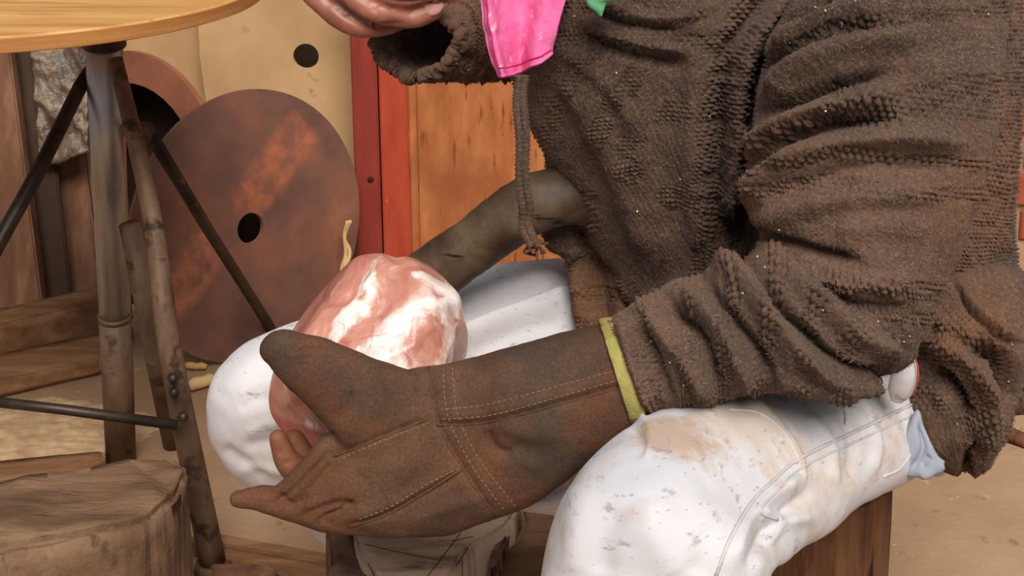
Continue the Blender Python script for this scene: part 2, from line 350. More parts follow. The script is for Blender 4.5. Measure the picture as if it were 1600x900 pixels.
def stone_mat():
    m, t, b = nodes('pink_marbled_stone'); v = coord(t, 'Object', (1, 1, 1), (.3, .2, .5))
    dn = t.nodes.new('ShaderNodeTexNoise'); dn.inputs['Scale'].default_value = 9; dn.inputs['Detail'].default_value = 4; t.links.new(v, dn.inputs['Vector'])
    vm = t.nodes.new('ShaderNodeVectorMath'); vm.operation = 'MULTIPLY_ADD'; t.links.new(dn.outputs['Color'], vm.inputs[0]); vm.inputs[1].default_value = (.09, .09, .09); t.links.new(v, vm.inputs[2])
    mp = t.nodes.new('ShaderNodeMapping'); mp.inputs['Rotation'].default_value = (0, math.radians(38), 0); mp.inputs['Scale'].default_value = (2.4, 1, 1); t.links.new(vm.outputs[0], mp.inputs[0])
    n1 = noise_n(t, mp.outputs[0], 8.0, 7, .62, .7)
    c = ramp(t, n1, [(.30, lin(154, 82, 70)), (.42, lin(184, 112, 96)), (.53, lin(202, 146, 128)), (.575, lin(244, 224, 214)), (.65, lin(250, 242, 236)), (.69, lin(214, 158, 142))])
    vo = t.nodes.new('ShaderNodeTexVoronoi'); vo.feature = 'DISTANCE_TO_EDGE'; vo.inputs['Scale'].default_value = 32; t.links.new(vm.outputs[0], vo.inputs['Vector'])
    vein = ramp(t, vo.outputs['Distance'], [(.0, .55), (.02, 0.0)])
    vm2 = t.nodes.new('ShaderNodeMath'); vm2.operation = 'MULTIPLY'; t.links.new(vein, vm2.inputs[0]); t.links.new(ramp(t, noise_n(t, v, 14, 3), [(.45, 0.0), (.62, 1.0)]), vm2.inputs[1])
    c = mix(t, vm2.outputs[0], c, lin(148, 66, 56))
    c = mix(t, ramp(t, noise_n(t, v, 20, 6, .65), [(.54, 0.0), (.66, .55)]), c, lin(160, 84, 68))
    # the sawn lower end is plainer and pinker
    sp = t.nodes.new('ShaderNodeSeparateXYZ'); tc = t.nodes.new('ShaderNodeTexCoord'); t.links.new(tc.outputs['Object'], sp.inputs[0])
    mr = t.nodes.new('ShaderNodeMapRange'); mr.inputs[1].default_value = -.040; mr.inputs[2].default_value = -.046; t.links.new(sp.outputs[2], mr.inputs[0])
    pk = ramp(t, noise_n(t, v, 16, 4), [(.3, lin(158, 76, 82)), (.7, lin(192, 108, 110))])
    c = mix(t, mr.outputs[0], c, pk)
    t.links.new(c, b.inputs['Base Color']); b.inputs['Roughness'].default_value = .32; b.inputs['Specular IOR Level'].default_value = .5
    bump(t, b, noise_n(t, v, 60, 6), .3, .0025); return m
MT['stone'] = stone_mat()
MT['shaft'] = gmat('dark_shaft_wood', [(.3, lin(56, 42, 31)), (.5, lin(86, 67, 50)), (.75, lin(118, 95, 74))], 9, (3, 1, 3), (0, .5, 0), rough=.55, bmp=.4, bscale=20, spots=[(lin(26, 18, 12), 16, .64, .70, (1, 1, 4))])
def skin_mat():
    m, t, b = nodes('skin'); v = coord(t, 'Object')
    c = ramp(t, noise_n(t, v, 30, 4), [(.3, lin(142, 84, 66)), (.7, lin(176, 112, 90))])
    t.links.new(c, b.inputs['Base Color']); b.inputs['Roughness'].default_value = .42
    b.inputs['Subsurface Weight'].default_value = .12; b.inputs['Subsurface Radius'].default_value = (.01, .004, .002); b.inputs['Subsurface Scale'].default_value = .3
    bump(t, b, noise_n(t, v, 300, 4), .15, .001); return m
MT['skin'] = skin_mat()
MT['nail'] = gmat('nail', [(.3, lin(198, 142, 124)), (.7, lin(214, 162, 146))], 30, rough=.3, bmp=0)
MT['pink'] = gmat('pink_cloth', [(.3, lin(214, 84, 142)), (.55, lin(236, 116, 168)), (.8, lin(246, 150, 190))], 22, rough=.75, bmp=.7, bdist=.002, bscale=110, spots=[(lin(250, 184, 206), 90, .62, .7)])
MT['pink_thread'] = gmat('crimson_thread', [(.3, lin(176, 24, 74)), (.7, lin(204, 40, 92))], 60, rough=.8, bmp=0)
MT['green'] = gmat('green_cloth', [(.3, lin(96, 172, 120)), (.7, lin(136, 206, 154))], 30, rough=.6, bmp=.3)
MT['block_top'] = gmat('scored_block', [(.3, lin(156, 130, 110)), (.55, lin(180, 154, 132)), (.8, lin(192, 166, 144))], 9, rough=.85, bmp=.5, bdist=.004, bscale=30, spots=[(lin(96, 74, 60), 7, .55, .7, (1, 5, 1))])
MT['block_dark'] = gmat('porous_block', [(.3, lin(70, 50, 40)), (.6, lin(118, 88, 70)), (.8, lin(144, 112, 92))], 30, rough=.95, bmp=1, bdist=.01, bscale=40)
MT['chip'] = gmat('wood_chip', [(.3, lin(214, 186, 146)), (.7, lin(238, 222, 196))], 60, rough=.8, bmp=0)
MT['dull_red'] = gmat('dull_red_piping', [(.3, lin(150, 50, 46)), (.7, lin(186, 84, 76))], 60, rough=.8, bmp=0)

# ------------------------------------------------------------------ setting
def plate(name, outline, holes, O, e1, e2, th, mat, parent=None, **props):
    "flat plate with round holes: outline in (e1,e2) metres, holes (x,y,r); thickness th away from the camera"
    O, e1, e2 = map(lambda a: np.array(a, float), (O, e1, e2)); e1 = norm(e1); e2 = norm(e2); n = np.cross(e1, e2)
    if n@(CAM-O) > 0: n = -n
    bm = bmesh.new(); ed = []
    loops = [outline]+[[(x+r*math.cos(a), y+r*math.sin(a)) for a in np.linspace(0, 2*math.pi, 40, endpoint=False)] for x, y, r in holes]
    for lp in loops:
        vs = [bm.verts.new((x, y, 0)) for x, y in lp]; ed += [bm.edges.new((vs[i], vs[(i+1) % len(vs)])) for i in range(len(vs))]
    r = bmesh.ops.triangle_fill(bm, use_beauty=True, use_dissolve=False, edges=ed)
    fs = [f for f in bm.faces]; x = bmesh.ops.extrude_face_region(bm, geom=fs)
    bmesh.ops.translate(bm, verts=[g for g in x['geom'] if isinstance(g, bmesh.types.BMVert)], vec=(0, 0, -th))
    bmesh.ops.recalc_face_normals(bm, faces=bm.faces)
    me = bpy.data.meshes.new(name); bm.to_mesh(me); bm.free(); me.materials.append(mat)
    o = link(name, me, parent, **props)
    from mathutils import Matrix
    o.matrix_world = Matrix(((e1[0], e2[0], -n[0], O[0]), (e1[1], e2[1], -n[1], O[1]), (e1[2], e2[2], -n[2], O[2]), (0, 0, 0, 1)))
    return o
def circ(r, n=96): return [(r*math.cos(a), r*math.sin(a)) for a in np.linspace(0, 2*math.pi, n, endpoint=False)]

n = 60; gx = np.linspace(-3, 3, n); gy = np.linspace(-.4, 3.4, n)
X, Y = np.meshgrid(gx, gy, indexing='xy'); V = np.stack([X, Y, 0*X], -1)
V[..., 2] = fbm(V, 3, 3)*.0035 - .0035
link('floor', mesh_np('floor', flat(V), grid_faces(n, n, False), mat=MT['dirt']), kind='structure')
def quad_box(name, x0, x1, y0, y1, z0, z1, mat, **k):
    return prism(name, [(x0, y0, z1), (x1, y0, z1), (x1, y1, z1), (x0, y1, z1)], (0, 0, z0-z1), mat, bevel=0, **k)
quad_box('wall_back', -2.2, .83, 2.9, 3.0, -.01, 2.3, MT['dark_wall'], kind='structure')
wr = quad_box('wall_right', .83, 1.9, 2.775, 3.1, -.01, 2.3, MT['mortar'], kind='structure')
bs = None; bw, bh, jt = .2, .066, .011
for r_ in range(15):
    for c_ in range(4):
        x0 = .84+c_*(bw+jt)-(.5*(bw+jt) if r_ % 2 else 0); z0 = .004+r_*(bh+jt)
        if x0 < .8: continue
        if bs is None:
            bs = prism('brick', [(0, 0, bh), (bw, 0, bh), (bw, .03, bh), (0, .03, bh)], (0, 0, -bh), MT['brick'], bevel=.004, segs=1); o = bs; o.parent = wr
        else:
            o = bs.copy(); sc.collection.objects.link(o)
        o.name = 'brick'; o.location = (x0, 2.765+rng.uniform(-.004, .004), z0)

# red door frame and plywood panel
def post(name, x0, x1, yb, yt, d, th, mat, parent=None, lean=0, **k):
    "upright board between pixel columns at depth d, standing on the floor"
    a = P(x0, yt, d); b = P(x1, yt, d); up = a[2]
    return prism(name, [a, b, b+np.array([0, th, 0]), a+np.array([0, th, 0])], (lean, 0, -up), mat, bevel=.003, parent=parent, **k)
dr = empty('door_1', 'x', 'x'); del dr['label']; del dr['category']; dr['kind'] = 'structure'
post('frame_post', 541, 582, 600, -90, 2.52, .04, MT['red_paint'], dr, .008)
post('frame_post', 585, 629, 600, -90, 2.53, .04, MT['red_bright'], dr, .008)
post('edge_strip', 630, 643, 600, -90, 2.545, .02, MT['ply'], dr, .008)
post('panel', 644, 1010, 600, -90, 2.555, .015, MT['ply'], dr, .006)
kn = tubes_mesh('knot', [tube([P(579, 281, 2.52)-FW*.001, P(579, 281, 2.52)-FW*.004], [.006, .004], 10)], MT['hole_dark']); link('screw', kn, dr)

# tan boards
tb = empty('tan_board', 'upright tan board with a round hole leaning beside the red posts', 'board', P(420, 560, 2.72)*np.array([1, 1, 0]))
s = 2.70/FPX; O = P(478, 88, 2.70)
o = plate('board', [(-168*s, 230*s), (72*s, 230*s), (78*s, -392*s), (-120*s, -440*s), (-150*s, -150*s), (-166*s, 0)], [(0, 0, 20*s)], O, (1, .0, 0), (0, .05, 1), .012, MT['tan']); adopt(o, tb)
O2 = P(300, 150, 2.78); s = 2.78/FPX
t2 = empty('tan_sheet', 'plain tan sheet tucked behind the holed board, above the rusty ring', 'board', O2*np.array([1, 1, 0]))
o = plate('board', [(-118*s, 230*s), (40*s, 230*s), (40*s, -460*s), (-60*s, -460*s), (-118*s, -100*s)], [], O2, (1, .05, 0), (0, .04, 1), .01, MT['tan']); adopt(o, t2)

# round brown disc with hole, in front
O = P(394, 352, 2.40); a45 = math.radians(45)
e1 = np.array([math.cos(a45), math.sin(a45), 0]); e2 = norm(np.array([-.07, .10, 1.0])); e2 = norm(e2-e1*(e1@e2))
dg = empty('wooden_disc', 'large round brown disc with orange worn strips and a small hole, leaning upright', 'disc', (O[0], O[1], 0))
R_ = .232
o = plate('disc', circ(R_), [(-.004, -.004, .026)], O, e1, e2, .008, MT['disc']); adopt(o, dg)
# rusty ring behind
O = P(205, 268, 2.62); e1r = norm(np.array([.85, -.52, 0])); e2r = norm(np.array([0, .12, 1.0])); e2r = norm(e2r-e1r*(e1r@e2r))
rg = empty('rusty_ring', 'rusty reddish round ring with black hollow centre behind the brown disc', 'ring', (O[0], O[1], 0))
bm = plate('ring_face', circ(.225), [(0.0, -.004, .170)], O, e1r, e2r, .012, MT['rust_ring']); adopt(bm, rg)
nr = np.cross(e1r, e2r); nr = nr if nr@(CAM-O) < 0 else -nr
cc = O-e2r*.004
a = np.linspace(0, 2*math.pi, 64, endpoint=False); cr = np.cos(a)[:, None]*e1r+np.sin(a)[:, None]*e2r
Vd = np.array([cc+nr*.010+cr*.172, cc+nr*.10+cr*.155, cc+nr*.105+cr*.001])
o = link('hollow', mesh_np('hollow', flat(Vd), grid_faces(3, 64), mat=MT['hole_dark'])); adopt(o, rg)  # shade inside the hollow is put into its near-black colour

tagged_later = prism('hole_shade_backing', [P(364, 300, 2.60), P(450, 290, 2.60), P(450, 290, 2.60)+np.array([0, .02, 0]), P(364, 300, 2.60)+np.array([0, .02, 0])], (0, 0, -P(364, 300, 2.60)[2]), MT['hole_dark'], bevel=.002)  # added slab, its near-black colour stands in for shade in the disc hole
tagged_later['label'] = 'dark backing added to shade the small hole of the brown disc'; tagged_later['category'] = 'plank'
# leaning planks and crumpled sheet at the left
def pix_slab(name, pts, d, th, mat, parent=None, noise=0, **k):
    "slab seen as the pixel outline pts; d depth or per-point depths; standing behind its face by th"
    ds = d if isinstance(d, (list, tuple)) else [d]*len(pts)
    return prism(name, [P(x, y, q) for (x, y), q in zip(pts, ds)], np.array([0, th, 0]), mat, bevel=.003, noise=noise, sub=3 if noise else 0, parent=parent, **k)
def tagged(o, label, cat, group=None):
    o['label'] = label; o['category'] = cat
    if group: o['group'] = group
    return o
tagged(pix_slab('leaning_plank', [(-70, -40), (0, -40), (66, 478), (-20, 486)], 2.50, .03, MT['plank_dark']), 'reddish brown plank leaning at the far left under the table', 'plank')
tagged(pix_slab('leaning_plank', [(-2, -40), (54, -40), (112, 474), (62, 480)], 2.555, .012, MT['dark_wall']), 'dark board standing in for the shaded gap between the reddish plank and the crumpled sheet', 'plank')  # added board: the gap's shade is put into its dark colour
tagged(pix_slab('leaning_plank', [(50, -40), (96, -40), (160, 468), (106, 474)], 2.59, .02, MT['plank_dark']), 'brown plank leaning below the left half of the crumpled sheet', 'plank')
tagged(pix_slab('leaning_plank', [(98, -40), (150, -40), (216, 462), (162, 468)], 2.59, .02, MT['plank_grey']), 'grey-brown weathered plank leaning behind the steel pole', 'plank')
ns = 60; U_, W_ = np.meshgrid(np.linspace(0, 1, ns), np.linspace(0, 1, ns))
pxs = 45+U_*(95-20*W_)+W_*22; pys = -20+W_*265+10*np.sin(U_*5)
Vp = np.stack([P(x, y, 2.545) for x, y in zip(pxs.ravel(), pys.ravel())]).reshape(ns, ns, 3)
rid = 1-np.abs(fbm(flat(Vp), 16, 4, 5)); Vp[..., 1] -= rid.reshape(ns, ns)*.022
o = link('crumpled_sheet', mesh_np('crumpled_sheet', flat(Vp), grid_faces(ns, ns, False), mat=MT['plastic'])); m = o.modifiers.new('s', 'SOLIDIFY'); m.thickness = .001
tagged(o, 'crumpled shiny brownish sheet stuffed behind the steel pole', 'sheet')

# beams on the ground, left
bk = np.array([0, .13, 0])
def ground_box(name, pa, pb, back, h, mat, label, cat, **k):
    return tagged(box_from(name, G(*pa), G(*pb), back, h, mat, noise=.0012, sub=4, bevel=.003, nscale=30, **k), label, cat)
ground_box('beam', (-60, 634), (158, 586), (0.02, .13, 0), .030, MT['beam'], 'flat wooden plank on the ground in front of the thick beam', 'plank')
ground_box('thick_beam', (-60, 592), (158, 535), (0.03, .10, 0), .078, MT['beam'], 'thick rough wooden beam lying behind the flat plank', 'beam')
tagged(prism('offcut', [G(-30, 722, .012), G(60, 712, .018), (G(158, 704, .022)), G(163, 716, .02), G(60, 742, .018), G(-30, 756, .012)], (0, 0, -.015), MT['beam'], bevel=.002, noise=.001, sub=3), 'thin wooden offcut on the ground behind the big block', 'offcut')
# sawdust
ns = 50; U_, W_ = np.meshgrid(np.linspace(-1, 1, ns), np.linspace(-1, 1, ns)); c0 = G(40, 668)
rr = np.clip(1-(U_**2+W_**2), 0, 1); Vs = np.stack([c0[0]+U_*.20, c0[1]+W_*.10, rr*.006-.004], -1); Vs[..., 2] += np.abs(fbm(Vs, 60, 3))*.006*(rr > .02)
o = link('sawdust', mesh_np('sawdust', flat(Vs), grid_faces(ns, ns, False), mat=gmat('sawdust', [(.3, lin(170, 134, 98)), (.6, lin(200, 168, 130))], 30, rough=.95, bmp=.8)), kind='stuff'); tagged(o, 'pale sawdust spread on the ground under the table', 'sawdust')
for i, (a_, b_, r_, lb) in enumerate([((288, 571), (322, 572), .006, 'thin pale stick lying on the ground beside the white knee'), ((296, 603), (335, 590), .010, 'thicker pale stick nearest the white knee on the ground')]):
    pa, pb = G(*a_, r_), G(*b_, r_); tagged(link('stick', tubes_mesh('stick', [tube(np.linspace(pa, pb, 6)+rng.normal(0, .001, (6, 3)), [r_*.8, r_, r_, r_*.9, r_, r_*.7], 10)], MT['straw'])), lb, 'stick')
pa, pb = G(1560, 674, .008), G(1660, 700, .008)
tagged(link('branch', tubes_mesh('branch', [tube(np.linspace(pa, pb, 8)+rng.normal(0, .0015, (8, 3)), .011, 10)], MT['log'])), 'short brown branch lying on the ground at far right', 'branch')
# straw strand by the red post
ln = [P(546, 345, 2.49), P(541, 370, 2.49), P(544, 395, 2.49), P(538, 425, 2.48), P(536, 470, 2.47)]
tagged(link('straw_strand', tubes_mesh('straw_strand', [tube(catmull(np.array(ln)+rng.normal(0, .003, (5, 3)), 6), .0035, 6) for _ in range(4)], MT['straw'])), 'frayed straw strand hanging beside the dark red post', 'straw')
# boards on the ground, bottom centre
for i, (poly, z, mt, lb) in enumerate([
    ([(300, 835), (345, 833), (560, 872), (560, 886), (345, 850), (300, 848)], .020, 'beam', 'rearmost thin board on the ground below the far knee'),
    ([(345, 855), (560, 892), (560, 906), (345, 868)], .016, 'beam', 'middle thin board on the ground below the far knee'),
    ([(330, 880), (415, 880), (433, 890), (425, 915), (330, 915)], .02, 'plank_dark', 'board with a rounded end beside the front table foot')]):
    tagged(prism('ground_board', [G(x, y, z) for x, y in poly], (0, 0, -z), MT[mt], bevel=.002), lb, 'board')

# ------------------------------------------------------------------ table
zt = .74; pts = np.array([G(x, y, zt)[:2] for x, y in [(0, 57), (100, 50), (200, 37), (280, 22), (360, 2)]])
A_ = np.c_[2*pts, np.ones(5)]; s_ = np.linalg.lstsq(A_, (pts**2).sum(1), rcond=None)[0]; tc_ = s_[:2]; tr = math.sqrt(s_[2]+tc_@tc_)
table = empty('round_table', 'round pale wooden table on a worn steel tripod stand at the upper left', 'table', (tc_[0], tc_[1], 0))
def cyl_top(name, c, r, z0, z1, mat, bev=.003):
    prof = [(.001, z1), (r*.5, z1), (r-bev, z1), (r, z1-bev), (r, z0+bev), (r-bev, z0), (.001, z0)]
    a = np.linspace(0, 2*math.pi, 160, endpoint=False)
    V = np.array([[(c[0]+q*math.cos(t), c[1]+q*math.sin(t), z) for t in a] for q, z in prof])
    me = mesh_np(name, flat(V), grid_faces(len(prof), 160), mat=mat, smooth=False); return me
o = link('table_top', cyl_top('table_top', tc_, tr, zt-.0185, zt, MT['table_wood'])); adopt(o, table)
o = link('edge_band', cyl_top('edge_band', tc_, tr+.0006, zt-.0175, zt-.002, MT['table_edge'], .0005)); adopt(o, table)
def tpart(name, path, rad, mat, n=20):
    o = link(name, tubes_mesh(name, [tube(path, rad, n)], mat)); return adopt(o, table)
top = P(159, -12, 1.79); ft = G(189, 718, .0); md = top+(ft-top)*.66
tpart('pole', [top, md], [.0245, .0215], MT['steel'], 28)
tpart('pole_lower', [md, ft], [.0225, .0215], MT['rust_steel'], 28)
tpart('joint_ring', [md+(top-md)*.004, md-(top-md)*.01], .0235, MT['rust_steel'], 28)
tpart('mounting_collar', [top+np.array([0, 0, .006]), top+(ft-top)*.10], .0285, MT['black_steel'], 28)
fl = G(335, 890, 0)
tpart('leg', catmull(np.array([P(180, 92, 1.785), P(236, 330, 1.74), P(268, 560, 1.71), fl]), 8), np.linspace(.0095, .0165, 25), MT['rust_steel'])
tpart('foot_pad', [fl+np.array([0, 0, .012]), fl], [.022, .026], MT['rust_steel'])
tpart('leg', [P(162, 80, 1.86), P(126, 134, 1.83), P(60, 268, 1.75), P(-30, 430, 1.67), P(-210, 760, 1.60)], .0095, MT['black_steel'])
tpart('leg', [P(226, 195, 1.83), P(320, 350, 2.05), G(432, 527, 0)], [.009, .0085, .0085], MT['black_steel'])
tpart('rear_tube', [P(203, 350, 1.86), P(240, 540, 1.90), G(270, 694, 0)], [.0145, .0145, .0145], MT['rust_steel'])
tpart('cross_bar', [P(-60, 622, 1.66), P(100, 640, 1.68), P(277, 664, 1.69)], .0062, MT['black_steel'])
tpart('bracket', [P(193, 200, 1.775), P(236, 204, 1.80)], .011, MT['rust_steel'], 4)
tpart('bracket', [P(256, 205, 1.80)*.5+P(214, 190, 1.80)*.5, P(224, 222, 1.80)], .007, MT['rust_steel'], 6)
for q in ((268, 590), (270, 612), (284, 650)): tpart('bolt', [P(*q, 1.69), P(q[0]+3, q[1]+2, 1.67)], .006, MT['black_steel'], 6)

# ------------------------------------------------------------------ big block, bottom left
zb = .2; poly = [(-120, 775), (-20, 752), (45, 736), (130, 726), (200, 718), (262, 713), (284, 717), (294, 728), (292, 742), (281, 764), (262, 788), (235, 808), (205, 818), (175, 822), (90, 840), (0, 856), (-120, 876)]
bt = [G(x, y, zb+rng.uniform(-.002, .002)) for x, y in poly]
o = prism('wooden_block', bt, (0, 0, -zb), MT['old_wood'], bevel=.008, sub=9, noise=.0028, nscale=26)
tagged(o, 'big rough brown wooden block with rounded corner at the lower left', 'block')
# seat log
lc = P(1262, 748, 1.37); nz, na = 90, 120
z = np.linspace(0, lc[2], nz)[:, None]; a = np.linspace(0, 2*math.pi, na, endpoint=False)[None]
rr = .080+.006*np.cos(2*a+.6)+.004*np.exp(-((z-.12)/.05)**2)
pp = np.stack([np.cos(a)*9+z*0, np.sin(a)*9+z*0, z*2.5+a*0], -1); rr = rr+fbm(pp, .9, 5, 3)*.0042
V = np.stack([lc[0]+rr*np.cos(a), lc[1]+.02+rr*np.sin(a), z+0*a], -1)
V = np.concatenate([V, (V[-1:]-np.array([lc[0], lc[1]+.02, 0]))*np.array([.01, .01, 1])+np.array([lc[0], lc[1]+.02, 0])])
tagged(link('seat_log', mesh_np('seat_log', flat(V), grid_faces(nz+1, na), mat=MT['log'])), 'upright dark brown log the person sits on, bark grooves', 'log')
# scored block under the glove
ck = empty('chopping_block', 'cracked grey-brown wooden block with scored flat top under the gloved hand', 'block', G(700, 880, 0)*np.array([1, 1, 0]))
zc = .30
def blk(name, poly, z, mat, ns=.002, **k):
    o = prism(name, [G(x, y, z+(q if len(t) > 2 else 0)) for t in poly for x, y, q in [(t[0], t[1], t[2] if len(t) > 2 else 0)]], (0, 0, -z+.0), mat, bevel=.004, sub=7, noise=ns, nscale=30, **k); return adopt(o, ck)
blk('top_slab', [(553, 834), (560, 770), (700, 760), (806, 770), (808, 800), (790, 822), (765, 838), (738, 850), (722, 868), (706, 900), (690, 985), (610, 985), (592, 915), (572, 880), (558, 858)], zc, MT['block_top'], .0009)
blk('porous_side', [(514, 822), (520, 780), (553, 780), (553, 834), (558, 860), (574, 886), (592, 920), (606, 985), (530, 985), (518, 900)], zc-.012, MT['block_dark'], .006)
blk('dark_gap_filler', [(700, 770), (880, 770), (880, 985), (680, 985), (700, 880)], zc-.05, MT['block_dark'], .006)  # filler block added to darken the black gap between the slabs
blk('rear_slab', [(812, 790), (900, 770), (960, 985), (752, 985), (768, 900), (782, 862), (806, 842), (818, 815)], zc-.028, MT['old_wood'], .0012)
blk('splinter', [(744, 850), (762, 822), (792, 808), (800, 820), (790, 850), (775, 880), (762, 885), (770, 845), (762, 840)], zc-.012, MT['block_dark'], .003)
ct = bvh(*[(lambda me: (np.array([v.co for v in me.vertices]), [list(p.vertices) for p in me.polygons]))(bpy.data.objects['top_slab'].data)][0])
sl = []
for ln in ([(560, 848), (620, 862), (690, 876)], [(720, 832), (690, 872), (668, 900)], [(705, 846), (740, 838)], [(575, 880), (585, 900)], [(735, 850), (712, 885)]):
    q = [snap(ct, x, y, -.0002)[0] for x, y in catmull(np.array(ln, float), 6)]; q = [p for p in q if p is not None]
    if len(q) > 3: sl.append(tube(q, .0006, 5))
o = link('score_lines', tubes_mesh('score_lines', sl, MT['hole_dark'])); adopt(o, ck)

# ------------------------------------------------------------------ person
pb = G(1290, 1050, 0)
person = empty('person', 'seated person in shaggy brown sweater, pale trousers and one long leather glove', 'person', (pb[0], pb[1], 0))
# --- body: one continuous surface, mostly under the clothes; bare far hand in view
def chain(pts, rads, step=.004, n=20):
    K = catmull(np.c_[np.array(pts, float), np.array(rads, float)], 8)
    L = np.r_[0, np.cumsum(np.linalg.norm(np.diff(K[:, :3], axis=0), axis=1))]; m = max(int(L[-1]/step), 3); s = np.linspace(0, L[-1], m)
    D = np.stack([np.interp(s, L, K[:, j]) for j in range(4)], 1); path, rad = D[:, :3], D[:, 3]
    # rounded ends
    t0 = norm(path[0]-path[1]); t1 = norm(path[-1]-path[-2]); j = np.sin(np.linspace(math.pi/2, 0, 6))[:-1]; c = np.cos(np.linspace(math.pi/2, 0, 6))[:-1]
    path = np.concatenate([path[0]+t0*rad[0]*j[:, None]*.9, path, (path[-1]+t1*rad[-1]*j[:, None]*.9)[::-1]])
    rad = np.r_[rad[0]*np.maximum(c, .05), rad, (rad[-1]*np.maximum(c, .05))[::-1]]
    return tube(path, rad, n, closed_ends=True)
near = [(1424, 570, 1436, 728, 1.25, .075), (1392, 578, 1408, 740, 1.23, .085), (1300, 590, 1345, 770, 1.18, .082), (1200, 602, 1290, 812, 1.13, .080), (1110, 622, 1240, 846, 1.08, .078), (1030, 652, 1212, 868, 1.04, .076),
        (958, 692, 1200, 880, 1.01, .075), (900, 750, 1194, 893, .995, .075), (866, 815, 1194, 915, .99, .075), (846, 890, 1205, 960, .99, .076), (832, 1000, 1212, 1060, .99, .076), (830, 1200, 1200, 1230, .99, .074), (860, 1500, 1190, 1520, 1.01, .068), (890, 1680, 1180, 1690, 1.03, .062)]
far = [(1050, 420, 1080, 620, 1.46, .085), (900, 408, 930, 600, 1.44, .082), (790, 418, 840, 620, 1.43, .08), (690, 446, 740, 660, 1.42, .078), (590, 472, 640, 700, 1.41, .075), (500, 494, 560, 740, 1.40, .072), (440, 512, 500, 740, 1.395, .070),
       (375, 540, 520, 720, 1.39, .068), (334, 585, 540, 690, 1.39, .068), (324, 640, 555, 665, 1.39, .068), (336, 700, 575, 670, 1.40, .066), (378, 752, 600, 700, 1.41, .064), (448, 806, 630, 760, 1.43, .060), (520, 866, 680, 830, 1.45, .056), (560, 1000, 730, 980, 1.48, .055), (600, 1130, 740, 1130, 1.50, .05)]
def shrink(rings, k, kt):
    o = []
    for r in rings:
        ax, ay, bx, by = r[:4]; mx, my = (ax+bx)/2, (ay+by)/2
        o.append((mx+(ax-mx)*k, my+(ay-my)*k, mx+(bx-mx)*k, my+(by-my)*k, r[4], r[5]*kt))
    return o
LEGS = [loft(shrink(near, .74, .74), .006, 30, 24), loft(shrink(far, .72, .72), .006, 30, 24)]
B = []
B.append(loft([(880, -230, 1480, -230, 1.33, .10), (850, -60, 1520, -60, 1.33, .11), (880, 150, 1540, 150, 1.33, .10), (980, 350, 1540, 350, 1.33, .10), (1080, 500, 1540, 500, 1.33, .10), (1150, 640, 1530, 640, 1.33, .10)], .006))
B.append(chain([P(1180, -230, 1.33), P(1180, -420, 1.33)], [.06, .055], .006))                         # neck
B.append(chain([P(1180, -430, 1.33), P(1160, -560, 1.31), P(1165, -680, 1.31)], [.055, .085, .07], .006))  # head
B.append(chain([P(1400, -90, 1.24), P(1385, 100, 1.15), P(1365, 300, 1.12), P(1345, 450, 1.11)], [.040, .042, .040, .034], .006))    # near arm
B.append(chain([P(1345, 460, 1.11), P(1180, 515, 1.11), P(960, 578, 1.12), P(740, 670, 1.13)], [.034, .036, .030, .024], .006))
B.append(chain([P(960, -150, 1.45), P(930, 10, 1.45), P(900, 80, 1.44)], [.055, .042, .036], .006))         # far arm
B.append(chain([P(900, 80, 1.44), P(790, 30, 1.40), P(700, -25, 1.37)], [.036, .030, .024], .005))
B += LEGS
# hand: palm above the frame, fingers curled down into view
B.append(loft([(640, -80, 700, 20, 1.37, .016), (590, -100, 640, 0, 1.36, .018), (540, -105, 590, -30, 1.35, .017), (495, -95, 530, -45, 1.35, .014)], .004, e=2.3))
def finger(pts, rads): B.append(chain([P(*p) for p in pts], rads, .003, 16))
finger([(520, -75, 1.345), (480, -30, 1.335), (507, 8, 1.33), (553, 38, 1.325), (600, 40, 1.335), (640, 28, 1.345)], [.011, .0108, .0112, .0118, .0102, .0085])
finger([(560, -75, 1.335), (520, -35, 1.32), (552, 0, 1.315), (586, 18, 1.31), (622, 24, 1.315), (652, 26, 1.315), (680, 16, 1.315)], [.012, .0118, .0122, .0126, .0118, .0108, .0088])
finger([(600, -75, 1.33), (560, -50, 1.31), (590, -22, 1.30), (630, -8, 1.30), (680, -12, 1.30)], [.012, .012, .0125, .0118, .0095])
finger([(640, -85, 1.33), (610, -75, 1.30), (640, -52, 1.29), (690, -45, 1.29)], [.012, .012, .012, .0095])
finger([(660, -60, 1.36), (690, -110, 1.33), (680, -150, 1.31), (640, -170, 1.31)], [.015, .014, .012, .010])
# feet
for fx, fy, fd in ((1040, 1650, 1.03), (655, 1180, 1.51)):
    a_ = P(fx, fy, fd); a_[2] = .045; b_ = a_+np.array([-.16, -.05, -.012]); B.append(chain([a_+np.array([.04, .01, 0]), a_, (a_+b_)/2, b_], [.03, .04, .036, .028], .006))
    q = P(fx, fy-80, fd); B.append(chain([q, (q+a_)/2, a_], [.036, .034, .036], .006))
V, N, F = remesh(B, .0027, 1)
px, py, d_ = proj(V); hm = (px < 720) & (py < 70) & (d_ < 1.45)
V = V+N*(fbm(V, 90, 2)*.0006*hm)[:, None]
V = fold(V, N, [([(508, -14), (533, 12), (556, 30), (588, 42), (628, 38)], -.0065, 4, 4, 1), ([(560, -30), (590, -4), (620, 4), (655, 4), (690, 2)], -.0065, 4, 4, 1), ([(580, 12), (592, 22), (590, 34)], -.0012, 3, 3, 1), ([(640, 14), (645, 26)], -.001, 3, 3, 1), ([(538, 40), (550, 48)], -.001, 3, 3, 1), ([(600, 30), (620, 34), (600, 50)], -.001, 4, 4)])
o = link('body', mesh_np('body', V, F, mat=MT['skin'])); adopt(o, person); bodyo = o
